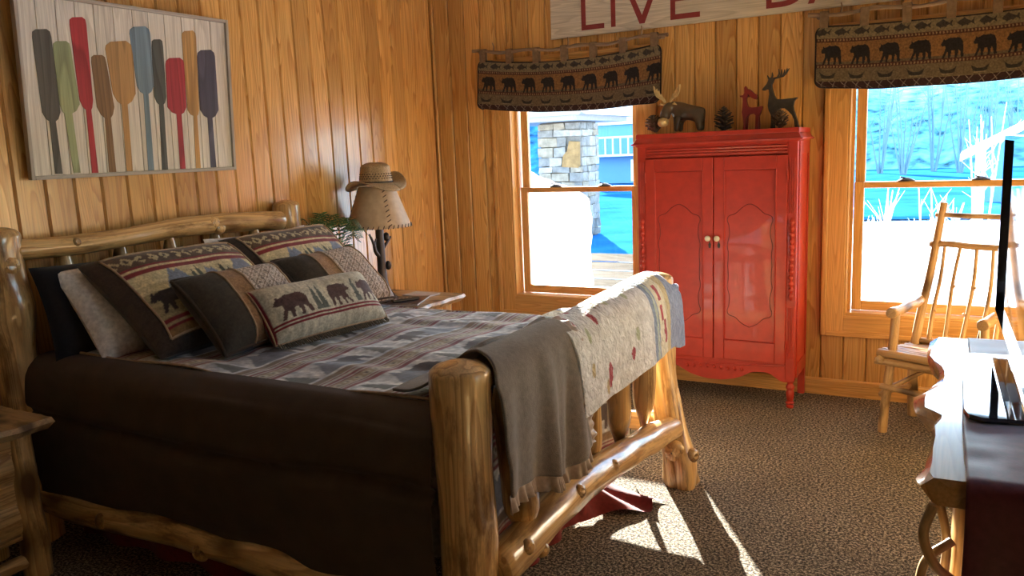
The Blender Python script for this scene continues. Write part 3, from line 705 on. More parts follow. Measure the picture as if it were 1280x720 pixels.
tp = [('piping', 'piping', (np.full(40, -.45), tt), .0045), ('piping', 'piping', (np.full(40, -.10), tt), .0045), ('piping', 'piping', (np.full(40, .80), tt), .0045), ('edge_cord', 'brown_suede', rim(.99), .006)]
pillow('throw_pillow', 'brown and tan throw pillow with diamond weave, beside the small bear pillow', (-2.55, 2.33, .915), .53, .39, .19, (.02, 1, 0), (-.70, .05, .70), throw_paint, 'weave', tp, group='striped throw pillows', pinch=.06, seed=5)
pillow('throw_pillow', 'brown and tan throw pillow with diamond weave, propped nearest the lamp', (-2.72, 3.04, .90), .58, .38, .19, (.0, 1, 0), (-.72, 0, .68), throw_paint, 'weave', tp, group='striped throw pillows', pinch=.06, seed=6)
def lumbar_paint(a, b):
    x = a*.30; y = b*.125; c = np.zeros(a.shape+(3,)); n = nz2(x, y, 90, 2); st = nz2(x*3, y*.4, 22, 3)
    c[:] = (.56, .52, .40); c = c*(.75+.45*st[..., None])
    for x0 in (-.265, -.01, .16): put(c, x, y, BEAR, x0+.005, -.052, .155 if x0 < -.2 else .12, .17, (.10, .055, .05), flip=x0 > -.1 and x0 < .1)
    for x0 in (-.09, -.06, .13, .27): put(c, x, y, TREE, x0, -.05, .035, .12, (.13, .14, .12))
    for q0, q1 in ((-.082, -.072), (-.067, -.06)): c[(y > q0) & (y < q1)] = BURG
    c[a < -.965] = BURG
    return c*(.8+.4*n[..., None])
lp_ = pillow('lumbar_pillow', 'small oblong pillow woven with walking bears and a dark bottom fringe', (-2.375, 2.545, .885), .61, .26, .17, (.13, .99, 0), (-.62, .08, .78), lumbar_paint, 'weave', [('edge_cord', 'piping', rim(.99), .004)], pinch=.03, seed=7)
fr = G(); fr_r = random.Random(3)
for k in range(64):                                              # bottom fringe tassels
    s = -.29+.58*k/63; p0 = Vector((.13*s/.6*.6-.0, .99*s, .012)); fr.tube([p0, p0+Vector((.012+fr_r.uniform(0, .008), fr_r.uniform(-.004, .004), -.014)), p0+Vector((.026, fr_r.uniform(-.006, .006), -.022))], [.004, .0045, .002], 5)
fr = fr.build('fringe', 'fringe', lp_)

# ---------------------------------------------------------------- blanket and quilt over the footboard
def drape(path, S):
    """cross-section polyline (x, z) -> functions of arc length, normalised"""
    P = np.array([tuple(p) for p in smooth_path([(a, 0, b) for a, b in path], 80)]); d = np.concatenate([[0], np.cumsum(np.linalg.norm(np.diff(P, axis=0), axis=1))])
    return (lambda s: np.interp(s*d[-1], d, P[:, 0])), (lambda s: np.interp(s*d[-1], d, P[:, 2])), d[-1]
fx, fz, FL = drape([(-1.5, .80), (-1.44, .803), (-1.37, .83), (-1.28, .90), (-1.2, .945), (-1.125, .925), (-1.09, .85), (-1.075, .7), (-1.065, .51)], 1)
bl = thing('fleece_blanket', 'brown fleece blanket with ruffled satin edge draped over the footboard', 'blanket', (-1.2, 2.1, .5))
def fl_pt(u, v, lift=0.0):
    hang = np.clip((v-.5)/.5, 0, 1); y = 1.888+u*.452
    x = fx(v); z = fz(v)
    near = np.clip((.35-u)/.35, 0, 1)
    x = x+hang*(.017*np.sin(u*14+1.2)+.009*np.sin(u*29+hang*2))-near*hang*.02+.006*(nz2(u*3, v*6, 2, 3)-.5)+lift
    y = y+hang*.014*np.sin(u*9+v*5)*(u > .2)-.065*near*np.clip((v-.42)/.15, 0, 1)
    z = z+hang*(.03*np.sin(u*5.2+.6)+.035*u*u+.035*near)+.012*np.sin(u*7)*(v < .4)*np.clip(v*3, 0, 1)
    return x+1.2, y-2.1, z-.5
G().grid(90, 130, fl_pt).build('blanket', 'fleece', bl, angle=80, solid=.008)
def ruffle(base, outw, wd, n, name, amp=.012, waves=30):
    """gathered strip along a polyline of points"""
    g = G(); P = np.array(base); O = np.array(outw); d = np.gradient(P, axis=0); d /= np.linalg.norm(d, axis=1)[:, None]; nn = np.cross(d, O); nn /= np.linalg.norm(nn, axis=1)[:, None]
    v = []; m_ = len(P)
    for k in range(5):
        t_ = k/4
        w_ = (np.sin(np.linspace(0, 1, m_)*waves*2*PI)*amp*t_+np.sin(np.linspace(0, 1, m_)*waves*1.37*PI)*amp*.5*t_)[:, None]
        v += (P+O*wd*t_+nn*(w_+.006)).tolist()
    f = [(k*m_+i, k*m_+i+1, (k+1)*m_+i+1, (k+1)*m_+i) for k in range(4) for i in range(m_-1)]
    return g.add(v, f).build(name, 'satin', bl, angle=80, solid=.002)
u_ = np.linspace(.0, 1, 260); q = np.stack(fl_pt(u_, np.full(260, .995)), -1); ruffle(q, np.tile([.15, 0, -1.0], (260, 1)), .055, 5, 'satin_trim', .008, 17)
v_ = np.linspace(.42, .995, 220); q = np.stack(fl_pt(np.full(220, .995), v_), -1); ruffle(q, np.tile([.1, 1.0, 0], (220, 1)), .034, 5, 'satin_trim', .005, 13)
qx, qz, QL = drape([(-1.56, .775), (-1.48, .785), (-1.40, .81), (-1.3, .875), (-1.2, .943), (-1.12, .918), (-1.085, .84), (-1.075, .74), (-1.07, .645)], 1)
qu = thing('patchwork_quilt', 'white patchwork quilt with blue bands and red flowers folded over the footboard', 'quilt', (-1.2, 2.8, .65))
def q_pt(u, v):
    y = 2.30+u*1.095; far = np.clip((y-3.27)/.07, 0, 1); far = far*far*(3-2*far)
    x = qx(v); z = qz(v)
    hang = np.clip((v-.55)/.45, 0, 1)
    x = np.where(far > 0, x*(1-far)+np.maximum(x, -1.103)*far, x); z = z-far*np.clip((z-.86), 0, 1)*.75
    x = x+hang*.010*np.sin(y*9)+.004*(nz2(y*8, v*6, 2, 3)-.5)-.012*(1-hang)*0
    z = z+.012*np.sin(y*4.5)*(v > .4)-.02*far*hang+.01*(nz2(y, v, 5, 2)-.5)
    back = np.clip((.3-v)/.3, 0, 1); x = x+back*.05*np.sin(y*3+1)
    return x+1.2, y-2.8, z-.65
def q_col(u, v):
    y = 2.30+u*1.095; s = v*QL; c = np.zeros(u.shape+(3,)); c[:] = (.74, .75, .77)
    n = nz2(y, s, 26, 2); n3 = nz2(y, s, 60, 6); c = c*(.82+.3*n[..., None])
    for k in range(26):
        r = random.Random(k*5+1); cy = r.uniform(2.32, 2.96); cs = r.uniform(.05, QL-.03); kind = r.random()
        d = np.hypot((y-cy)/.016, (s-cs)/.026)+.5*(n3-.5)
        c[d < 1] = (.38, .05, .07) if kind < .45 else ((.42, .47, .33) if kind < .75 else (.50, .40, .22))
    wob = .012*np.sin(s*9); yy = y+wob
    c[(yy > 2.985) & (yy < 3.05)] = (.24, .31, .45); c[(yy > 3.02) & (yy < 3.04)] = (.45, .52, .47)
    c[(yy > 3.05)] = (.70, .66, .52); c[(yy > 3.155) & (yy < 3.21)] = (.55, .46, .26); c[(yy > 3.21)] = (.25, .30, .44)
    for cy, cs in ((3.09, .38), (3.10, .52), (3.12, .66), (3.13, .70), (3.10, .2), (3.09, .6)): c[(np.abs(yy-cy) < .014) & (np.abs(s-cs) < .03)] = (.40, .06, .08)
    return c*(.85+.3*n3[..., None])
G().grid(200, 190, q_pt, q_col).build('quilt_top', 'quilt', qu, angle=80, solid=.014)

# ================================================================ RED ARMOIRE
am = thing('armoire', 'tall red painted two-door armoire with turned legs beneath wooden animals', 'armoire', (-1.268, 4.6, 0))
hw, dp = .452, .335
def abox(name, x0, x1, y0, y1, z0, z1, par=am, bev=.003, mat='red_paint'): return G().box(x0, x1, y0, y1, z0, z1).build(name, mat, par, smooth=False, bevel=bev)
abox('back_panel', -hw+.02, hw-.02, dp-.015, dp, .17, 1.49); abox('bottom_shelf', -hw+.02, hw-.02, .02, dp-.015, .235, .255)
for s in (-1, 1):
    sp = abox('side_panel', min(s*hw, s*(hw-.018)), max(s*hw, s*(hw-.018)), .04, dp, .17, 1.49)
    for y0, y1, z0, z1 in ((.04, .075, .17, 1.49), (dp-.03, dp, .17, 1.49), (.075, dp-.03, 1.42, 1.49), (.075, dp-.03, .17, .25)):
        G().box(min(s*hw, s*(hw+.006)), max(s*hw, s*(hw+.006)), y0, y1, z0, z1).build('side_rail', 'red_paint', sp, smooth=False, bevel=.002)
    st = abox('corner_post', min(s*hw, s*(hw-.05)), max(s*hw, s*(hw-.05)), 0, .045, .165, 1.49)
    xc = s*(hw-.025)
    for k in (-1, 0, 1):                                     # reeded flutes
        for z0, z1 in ((1.10, 1.40), (.29, .58)): G().tube([(xc+k*.011, -.001, z0), (xc+k*.011, -.001, z1)], .0042, 8).build('reed', 'red_paint', st)
    prof = [(.003, .62)]
    for k in range(13): z_ = .63+k*.034; prof += [(.008, z_), (.014, z_+.010), (.015, z_+.016), (.012, z_+.026), (.007, z_+.032)]
    prof.append((.003, 1.08)); G().lathe(prof, (xc, -.002, 0), 14).build('turned_column', 'red_paint', st)
    # legs
    G().lathe([(.020, .165), (.023, .155), (.016, .145), (.016, .135), (.024, .125), (.024, .115), (.017, .105), (.022, .09), (.021, .06), (.016, .04), (.024, .033), (.024, .026), (.015, .02), (.022, .014), (.019, 0)][::-1], (xc-s*.0, .025, 0), 18).build('front_leg', 'red_paint', am)
    abox('back_leg', min(s*(hw+.004), s*(hw-.035)), max(s*(hw+.004), s*(hw-.035)), dp-.035, dp+.002, .004, .17)
    G().lathe([(.012, 0), (.014, .004), (.010, .006)], (s*(hw-.016), dp-.016, 0), 10).build('glide', 'cream_knob', am)
# frieze with reeding, crown moulding
fz_ = abox('frieze', -hw+.05, hw-.05, .004, .04, 1.422, 1.49)
for z_ in (1.436, 1.452, 1.468): G().tube([(-hw+.055, .002, z_), (hw-.055, .002, z_)], .007, 8).build('reed', 'red_paint', fz_)
def frustum(name, a0, b0, z0, a1, z1, par):
    v = []
    for e, z in ((a0, z0), (a1, z1)): v += [(-hw-e, -e, z), (hw+e, -e, z), (hw+e, dp, z), (-hw-e, dp, z)]
    return G().add(v, [(3, 2, 1, 0), (4, 5, 6, 7), (0, 1, 5, 4), (1, 2, 6, 5), (2, 3, 7, 6), (3, 0, 4, 7)]).build(name, 'red_paint', par, smooth=False, bevel=.003)
cr = frustum('crown', .004, 0, 1.487, .012, 1.497, am)
frustum('crown_ledge', .028, 0, 1.497, .030, 1.507, cr); frustum('crown_cove', .022, 0, 1.507, .004, 1.535, cr); frustum('crown_top', .008, 0, 1.535, .006, 1.561, cr)
# doors
def cartouche(cx, w_, z0, z1, s):
    pts = []
    half = [(0, 0), (.35, .03), (.62, .075), (.92, .095), (1.0, .13), (.93, .17), (.90, .25), (1.0, .33), (.95, .40), (.98, .5)]
    H = z1-z0
    q = [(x, z0+H*z) for x, z in half]+[(x, z1-H*z) for x, z in half[::-1]]
    right = [(cx+w_*x, z) for x, z in q]; left = [(cx-w_*x, z) for x, z in q[::-1]]
    return right+left[1:]
for s in (-1, 1):
    x0, x1 = (-.403, -.002) if s < 0 else (.002, .403)
    d = bpy.data.objects.new('door', None); col.objects.link(d); d.parent = am; d.location = (0, 0, 0)
    g = G(); zb, zt = .258, 1.418
    g.box(x0, x0+.058, -.012, .012, zb, zt); g.box(x1-.058, x1, -.012, .012, zb, zt); g.box(x0+.058, x1-.058, -.012, .012, zb, zb+.115, 'x'); g.box(x0+.058, x1-.058, -.012, .012, zt-.075, zt, 'x')
    g.build('door_frame', 'red_paint', d, smooth=False, bevel=.004)
    G().box(x0+.058, x1-.058, -.004, .01, zb+.115, zt-.075).build('door_panel', 'red_paint', d, smooth=False)
    G().tube([(x0+.06, -.010, zb+.117), (x1-.06, -.010, zb+.117), (x1-.06, -.010, zt-.077), (x0+.06, -.010, zt-.077), (x0+.06, -.010, zb+.117)], .0045, 8).build('panel_bead', 'red_paint', d)
    cx = (x0+x1)/2; pts = [(x, -.005, z) for x, z in cartouche(cx, .125, .455, 1.155, s)]
    G().tube(smooth_path(pts, 120), .0018, 6, cap=False).build('carved_line', 'carved_line', d)
    kx = x1-.024 if s < 0 else x0+.024
    kb = G().lathe([(.008, 0), (.007, .012), (.013, .018), (.017, .026), (.013, .034), (.004, .037)], (kx, -.012, .962), 18, M=Matrix.Rotation(PI/2, 4, 'X')).build('knob', 'cream_knob', d)
    G().prism([(kx-.005+.006, .905), (kx+.005+.006, .905), (kx+.008+.006, .925), (kx+.006, .945), (kx-.002, .925)], -.0145, -.011).build('escutcheon', 'dark_metal', d, smooth=False)
    hx = x0 if s < 0 else x1
    for z_ in (1.31, .36): G().tube([(hx, -.013, z_-.03), (hx, -.013, z_+.03)], .005, 8).build('hinge', 'carved_line' if 0 else 'red_paint', d)
# scalloped apron
low = [(-.452, .168), (-.41, .155), (-.375, .16), (-.31, .198), (-.22, .195), (-.15, .16), (-.07, .138), (0, .133), (.07, .138), (.15, .16), (.22, .195), (.31, .198), (.375, .16), (.41, .155), (.452, .168)]
lowc = [(p.x, p.z) for p in smooth_path([(x, 0, z) for x, z in low], 60)]
ap = G().prism(lowc+[(.41, .255), (-.41, .255)], .002, .02).build('apron', 'red_paint', am, smooth=False, bevel=.003)
G().tube(smooth_path([(-.40, .002, .245), (-.2, .0, .236), (0, 0, .228), (.2, 0, .236), (.40, .002, .245)], 30), .006, 8).build('apron_bead', 'red_paint', ap)
for k in range(9): G().lathe([(.004, -.01), (.012, -.006), (.014, 0), (.012, .006), (.004, .01)], (-.16+k*.04, .002, .205-.003*math.cos(k)), 10, M=Matrix.Rotation(.9, 4, 'Y')).build('carved_bead', 'red_paint', ap)

# ---------------------------------------------------------------- animals and cones on the armoire
def skin_obj(name, verts, edges, rads, mat, parent, sub=2):
    me = bpy.data.meshes.new(name); me.from_pydata(verts, edges, []); o = bpy.data.objects.new(name, me); col.objects.link(o); o.parent = parent
    me.materials.append(MATS[mat]); m_ = o.modifiers.new('skin', 'SKIN')
    for i, r in enumerate(rads): me.skin_vertices[0].data[i].radius = (r, r) if not hasattr(r, '__len__') else r
    me.skin_vertices[0].data[0].use_root = True; m_.use_smooth_shade = True
    s_ = o.modifiers.new('sub', 'SUBSURF'); s_.levels = s_.render_levels = sub
    return o
TOP = 1.5615
mo = thing('moose_figurine', 'carved brown moose with golden antlers standing on the red armoire', 'figurine', (-1.475, 4.76, TOP), rz=0)
V = [(.065, 0, .122), (.01, 0, .120), (-.045, 0, .130), (-.075, -.012, .150), (-.098, -.03, .152), (-.108, -.05, .118), (-.112, -.062, .078),
     (.082, .028, .065), (.084, .028, .006), (.082, -.028, .065), (.088, -.03, .006), (-.045, .028, .065), (-.042, .028, .006), (-.045, -.032, .065), (-.048, -.034, .006), (.112, 0, .135)]
E_ = [(0, 1), (1, 2), (2, 3), (3, 4), (4, 5), (5, 6), (0, 7), (7, 8), (0, 9), (9, 10), (2, 11), (11, 12), (2, 13), (13, 14), (0, 15)]
skin_obj('body', V, E_, [.050, .046, .052, .042, .037, .032, .036, .021, .016, .021, .016, .02, .015, .02, .015, .007], 'moose_brown', mo)
G().lathe([(.006, -.026), (.028, -.018), (.034, 0), (.028, .016), (.008, .026)], (-.116, -.074, .066), 16, M=Matrix.Rotation(.5, 4, 'X')).build('muzzle', 'moose_gold', mo)
antl = [(0, 0), (.012, -.004), (.03, .012), (.05, .018), (.072, .03), (.086, .052), (.092, .082), (.083, .078), (.074, .058), (.066, .068), (.058, .05), (.05, .058), (.042, .036), (.03, .04), (.022, .024), (.006, .012)]
for s in (-1, 1):
    M_ = Matrix.Translation((-.098+s*.012, -.035, .182)) @ Matrix.Rotation(-.3*s, 4, 'Z')
    G().prism([(s*a*.78, b*1.15) for a, b in antl], -.006, .006, M=M_).build('antler', 'moose_gold', mo, smooth=False, bevel=.0015)
    G().tube([(-.098+s*.022, -.035, .165), (-.098+s*.042, -.04, .170), (-.098+s*.056, -.04, .162)], [.008, .012, .003], 10, squash=.6).build('ear', 'moose_gold', mo)
RED = [(125, 315), (160, 312), (172, 290), (170, 240), (180, 222), (190, 240), (192, 262), (215, 255), (245, 280), (270, 305), (290, 315), (297, 345), (280, 358), (245, 340), (215, 310), (200, 292), (205, 318), (212, 330), (190, 332), (188, 370), (205, 430), (240, 440), (310, 440), (350, 432), (345, 455), (330, 500), (312, 540), (308, 600), (312, 660), (282, 660), (285, 600), (288, 520), (265, 495), (220, 505), (190, 545), (182, 600), (176, 660), (158, 660), (165, 600), (160, 540), (148, 480), (155, 420), (158, 370), (155, 332), (130, 325)]
DARK = [(338, 265), (345, 250), (385, 205), (398, 172), (412, 150), (440, 150), (448, 165), (440, 190), (425, 215), (430, 260), (450, 320), (475, 365), (540, 370), (640, 365), (680, 360), (650, 390), (640, 440), (645, 480), (665, 540), (685, 600), (690, 655), (665, 655), (655, 580), (635, 530), (600, 490), (560, 455), (520, 455), (480, 480), (460, 520), (450, 600), (442, 655), (424, 655), (432, 580), (430, 520), (405, 470), (395, 420), (402, 370), (410, 310), (405, 265), (385, 255), (355, 268)]
k_ = .000548
def cutdeer(name, label, poly, base, ox, y, mat, th):
    r = thing(name, label, 'figurine', (-1.161+(ox-120)*k_, y, TOP))
    G().prism([((a-ox)*k_, (base-b)*k_) for a, b in poly], -th/2, th/2).build('body', mat, r, smooth=False, bevel=.0012); return r
d1 = cutdeer('deer_figurine', 'slim red wooden deer standing on the red armoire', RED, 660, 235, 4.75, 'deer_red', .028)
d2 = cutdeer('deer_figurine', 'tall dark wooden deer with branching antlers on the red armoire', DARK, 655, 555, 4.78, 'deer_dark', .032)
for r, pts in ((d1, [((188, 500), (172, 660)), ((300, 500), (298, 660))]), (d2, [((440, 480), (436, 655)), ((630, 500), (675, 655))])):   # second pair of legs behind
    ox, base = (235, 660) if r is d1 else (555, 655)
    for a, b in pts: G().tube([((a[0]-ox)*k_, .02, (base-a[1])*k_), ((b[0]-ox)*k_+.006, .026, (base-b[1])*k_)], [.009, .006], 10).build('far_leg', 'deer_red' if r is d1 else 'deer_dark', r)
def tines(r, ox, base, lines, mat, rad):
    for ln in lines: G().tube([((a-ox)*k_, y_, (base-b)*k_) for a, b, y_ in ln], [rad*1.2]+[rad]*(len(ln)-2)+[rad*.5], 8).build('antler', mat, r)
tines(d2, 555, 655, [[(440, 158, 0), (490, 150, 0), (540, 140, 0), (572, 105, 0), (596, 70, 0)], [(485, 152, 0), (498, 110, 0), (493, 66, 0)], [(512, 147, 0), (522, 110, 0), (522, 72, 0)], [(535, 142, 0), (548, 108, 0), (552, 76, 0)], [(558, 125, 0), (570, 95, 0), (576, 68, 0)], [(402, 165, 0), (392, 145, 0), (382, 122, 0)], [(428, 152, 0), (432, 125, 0), (430, 96, 0)]], 'deer_dark', .0048)
def pinecone(label, loc, h, rmax, mat, tilt=0, openness=.6, n=90, seed=1):
    t_ = thing('pinecone', label, 'pinecone', loc, group='pinecones on the armoire'); t_.rotation_euler = (tilt*.3, tilt, 0)
    G().lathe([(rmax*.2, 0), (rmax*.34, h*.1), (rmax*.3, h*.5), (rmax*.1, h*.92), (.001, h)], seg=10).build('core', mat, t_)
    g = G(); ga = 2.39996
    for k in range(n):
        f = k/n; z = h*(.03+.95*f); rr = rmax*math.sin(PI*min(1, .28+.72*f*1.02))**.8 if f > .15 else rmax*(.75+f)
        rr = max(rr, rmax*.12); a = k*ga; d = Vector((math.cos(a), math.sin(a), 0)); s_ = Vector((-math.sin(a), math.cos(a), 0)); up = Vector((0, 0, 1))
        w_ = rmax*.30*(1-.5*f); p0 = d*rr*.25+up*z; p1 = d*rr+up*(z+rr*(1-openness)); t2 = w_*.35
        v = [p0-s_*w_*.5, p0+s_*w_*.5, p1+s_*w_*.8, p1+d*w_*.5, p1-s_*w_*.8]; v2 = [q+up*t2 for q in v[:2]]+[q+up*t2*1.2 for q in v[2:]]
        g.add(v+v2, [(4, 3, 2, 1, 0), (5, 6, 7, 8, 9)]+[(i, (i+1) % 5, 5+(i+1) % 5, 5+i) for i in range(5)])
    g.build('scales', mat, t_, smooth=False)['kind'] = 'stuff'
pinecone('grey pinecone leaning beside the moose antlers', (-1.645, 4.72, TOP+.012), .105, .048, 'pinecone_tan', tilt=-.3, openness=.55, n=52)
pinecone('dark open pinecone standing between the moose and the red deer', (-1.252, 4.75, TOP), .14, .052, 'pinecone_brown', openness=.74, n=46)
pinecone('pinecone with gold tips at the feet of the dark deer', (-.93, 4.70, TOP), .10, .042, 'pinecone_tan', openness=.5, n=48)

# ================================================================ VALANCES
def valance(label, x0, x1, zl, zm, zr, bl_, bm, br, period, seed, rodl):
    W = x1-x0; root = thing('window_valance', label, 'valance', ((x0+x1)/2, 4.955, 2.15), group='bear valances'); O = Vector(root.location); cx = O.x
    yb = 4.885
    def edge(u, a, m_, b): return a*(1-u)*(1-2*u)+4*m_*u*(1-u)+b*u*(2*u-1)
    def fn(u, v):
        t_ = v; r = .045
        Hh = .335; d = np.minimum(v, 1-v)*Hh; ins = np.where(d < r, r-np.sqrt(np.clip(r*r-(r-d)**2, 0, None)), 0)
        x = x0+ins+(W-2*ins)*u
        top = edge(u, zl, zm, zr); bot = edge(u, bl_, bm, br); z = top+(bot-top)*v
        y = yb-.012*np.sin(u*W*11+seed)*(.4+v)-.014*np.sin(u*W*5.3+seed*2)*v-.02*v*(v-.4)
        return x-O.x, y-O.y, z-O.z
    def cfn(u, v):
        x = u*W; y = (1-v)*.335; c = np.zeros(u.shape+(3,)); n = nz2(x, y, 160, 1); f = 1-y/.335
        c[:] = (.27, .22, .13)
        c[(f > .25) & (f < .62)] = (.30, .155, .055); c[(f > .57) & (f < .62)] = (.16, .12, .07)
        c[(f > .67) & (f < .87)] = (.19, .15, .09)
        for a, b in ((.195, .255), (.61, .67)):
            m_ = (f > a) & (f < b); c[m_] = (.10, .03, .022); e = m_ & (np.mod(x/.016+np.abs(f-(a+b)/2)*8, 1) < .45) & (np.abs(f-(a+b)/2) < .018); c[e] = (.34, .24, .13)
        for kx in (0,): put(c, x, y, FISH, .0, .285, .078, .13, (.06, .05, .045), .098)
        put(c, x, y, BEAR, period*.22, .131, period*.72, .168, (.022, .018, .022), period)
        put(c, x, y, CANOE, period*.15, .053, period*.62, .16, (.04, .035, .032), period); put(c, x, y, [(.2, .1), (.8, .1), (.8, .2), (.2, .2)], period*.15, .045, period*.62, .05, (.30, .25, .16), period)
        m_ = f > .875; c[m_] = (.05, .02, .022); p_ = .06
        e = m_ & ((np.abs(np.mod(x/p_+(f-.94)*4.6, 1)-.5) < .035) | (np.abs(np.mod(x/p_-(f-.94)*4.6, 1)-.5) < .035)); c[e] = (.30, .25, .22)
        c[(f < .02) | (f > .985) | (u < .006) | (u > .994)] = (.02, .012, .014)
        return c*(.5+.36*n[..., None])
    G().grid(520, 120, fn, cfn).build('valance_cloth', 'weave', root, angle=80, solid=.006)
    rz_ = [zl+.06, zm+.075, zr+.055]
    pts = []
    for i in range(26):
        u = -.03+1.06*i/25; uu = min(max(u, 0), 1); pts.append(Vector((x0+W*u-O.x, yb-O.y-.004+.006*math.sin(i*1.9), edge(uu, *rz_)-O.z+.008*math.sin(i*.9+seed))))
    rod = G().tube(pts, [.011+.002*math.sin(i*2.3) for i in range(26)], 10, bump=.25, seed=seed); rod = rod.build('rod', 'rod_twig', root, angle=60)
    for i in (3, 13, 22): G().tube([pts[i], pts[i]+Vector((.01, -.01, .035)), pts[i]+Vector((.004, -.012, .06))], [.006, .005, .003], 8).build('twig', 'rod_twig', rod)
    for i in (1, 24): G().tube([pts[i]+Vector((0, .075, -.004)), pts[i]+Vector((0, .0, -.012))], .012, 8).build('bracket', 'rod_twig', rod)
    for k in range(7):
        u = .035+.93*k/6; zt = edge(u, *rz_)+.014-O.z; zb_ = edge(u, zl, zm, zr)-.01-O.z; xx = x0+W*u-O.x
        g = G()
        for yy in (-.018, .012): g.box(xx-.022, xx+.022, yb-O.y+yy-.0025, yb-O.y+yy+.0025, zb_, zt)
        g.box(xx-.022, xx+.022, yb-O.y-.02, yb-O.y+.0145, zt-.004, zt+.002); g.build('tab', 'tan_suede' if 0 else 'tab_cloth', root, smooth=False, bevel=.004)
fabric('tab_cloth', (.22, .15, .09), weave=300)
valance('bear and canoe valance over the narrow window beside the lamp corner', -2.955, -1.66, 2.108, 2.058, 2.098, 1.785, 1.735, 1.752, .146, 1, 0)
valance('bear and canoe valance over the wide window behind the chair', -.785, .53, 2.10, 2.082, 2.10, 1.768, 1.742, 1.772, .146, 2.3, 0)

# ================================================================ SIGN
sg = thing('wooden_sign', 'long pale plank sign with dark red painted capitals above the windows', 'sign', (-1.15, 4.955, 2.205))
G().box(-1.272, 1.35, -.024, -.004, 0, .315, 'x').build('board', 'sign_board', sg, smooth=False, bevel=.002)
G().box(-1.276, 1.354, -.0255, -.003, -.005, .0, 'x').build('edge_strip', 'white_edge' if 'white_edge' in MATS else 'sign_board', sg, smooth=False)
def ribbon(pts, w_):
    P = [Vector((a, 0, b)) for a, b in pts]; n = len(P); L, R_ = [], []
    for i in range(n):
        t_ = (P[min(i+1, n-1)]-P[max(i-1, 0)]).normalized(); s_ = Vector((-t_.z, 0, t_.x)); L.append(P[i]+s_*w_/2); R_.append(P[i]-s_*w_/2)
    return [(p.x, p.z) for p in L]+[(p.x, p.z) for p in R_[::-1]]
def letter(polys):
    g = G()
    for p in polys: g.prism(p, -.026, -.0242)
    g.build('letter', 'sign_red', sg, smooth=False)
S = lambda x: x+1.15; z0, z1, sw = .028, .265, .03
def rect(a, b, c_, d): return [(a, c_), (b, c_), (b, d), (a, d)]
x = S(-2.204); letter([rect(x, x+sw, z0, z1), rect(x+sw, x+.155, z0, z0+sw)])
x = S(-2.003); letter([rect(x, x+sw, z0, z1)])
x = S(-1.80); letter([[(x-.115, z1), (x-.016, z0), (x+.016, z0), (x+.115, z1), (x+.083, z1), (x, z0+.05), (x-.083, z1)]])
x = S(-1.621); letter([rect(x, x+sw, z0, z1)]+[rect(x+sw, x+.18, q, q+sw) for q in (z0, (z0+z1)/2-.015, z1-sw)])
x = S(-1.06); arcp = lambda cx, cz, r, rz_: [(cx, cz-rz_)]+[(cx+.05+r*math.sin(a), cz-rz_*math.cos(a)) for a in np.linspace(0, PI, 14)]+[(cx, cz+rz_)]
zc = (z0+z1)/2
letter([rect(x, x+sw, z0, z1), ribbon(arcp(x+sw, (z0+sw/2+zc)/2, .105, (zc-z0-sw/2)/2), sw), ribbon(arcp(x+sw, (z1-sw/2+zc)/2, .085, (z1-sw/2-zc)/2), sw)])
x = S(-.72); letter([[(x-.115, z0), (x-.083, z0), (x, z1-.05), (x+.083, z0), (x+.115, z0), (x+.016, z1), (x-.016, z1)], rect(x-.06, x+.06, z0+.06, z0+.085)])

# ================================================================ OAR PICTURE
OARS = [[(2.041, 0.59), (2.121, 0.598), (2.051, 0.255), (2.129, 0.256), (2.078, 0.229), (2.105, 0.229), (2.08, 0.013), (2.113, 0.012)], [(2.124, 0.551), (2.2, 0.558), (2.129, 0.289), (2.218, 0.291), (2.146, 0.262), (2.181, 0.263), (2.162, 0.014), (2.193, 0.013)],
        [(2.205, 0.655), (2.282, 0.663), (2.22, 0.308), (2.281, 0.31), (2.245, 0.279), (2.269, 0.279), (2.246, 0.01), (2.276, 0.009)], [(2.289, 0.509), (2.358, 0.514), (2.297, 0.282), (2.381, 0.284), (2.33, 0.246), (2.359, 0.247), (2.329, 0.01), (2.363, 0.009)],
        [(2.36, 0.572), (2.496, 0.585), (2.38, 0.342), (2.494, 0.346), (2.418, 0.306), (2.448, 0.307), (2.417, 0.01), (2.447, 0.009)], [(2.485, 0.647), (2.595, 0.658), (2.504, 0.381), (2.593, 0.385), (2.535, 0.357), (2.561, 0.358), (2.529, 0.008), (2.56, 0.007)],
        [(2.598, 0.602), (2.659, 0.608), (2.591, 0.337), (2.657, 0.339), (2.615, 0.311), (2.639, 0.312), (2.604, 0.007), (2.637, 0.006)], [(2.666, 0.525), (2.772, 0.533), (2.66, 0.29), (2.767, 0.293), (2.708, 0.269), (2.736, 0.269), (2.707, 0.006), (2.738, 0.005)],
        [(2.768, 0.657), (2.853, 0.666), (2.774, 0.28), (2.842, 0.282), (2.806, 0.263), (2.828, 0.263), (2.8, 0.005), (2.829, 0.004)], [(2.851, 0.576), (2.96, 0.585), (2.849, 0.282), (2.962, 0.284), (2.891, 0.254), (2.921, 0.254), (2.892, 0.004), (2.926, 0.002)]]
OM = ['oar_charcoal', 'oar_green', 'oar_red', 'oar_brown', 'oar_tan', 'oar_blue', 'oar_slate', 'oar_crimson', 'oar_gold', 'oar_navy']
pc = thing('oar_picture', 'framed picture of ten painted oars on whitewashed boards above the headboard', 'picture', (-3.353, 2.51, 1.462)); pc.rotation_euler = (0, math.atan2(.04, .73), 0)
pw, ph = .5365, .745                                         # half width along y, height
def pbox(name, y0, y1, z0, z1, x0, x1, mat, gr, bev=.002): return G().box(x0, x1, y0, y1, z0, z1, gr, off=(rnd.random(), 0, rnd.random())).build(name, mat, pc, smooth=False, bevel=bev)
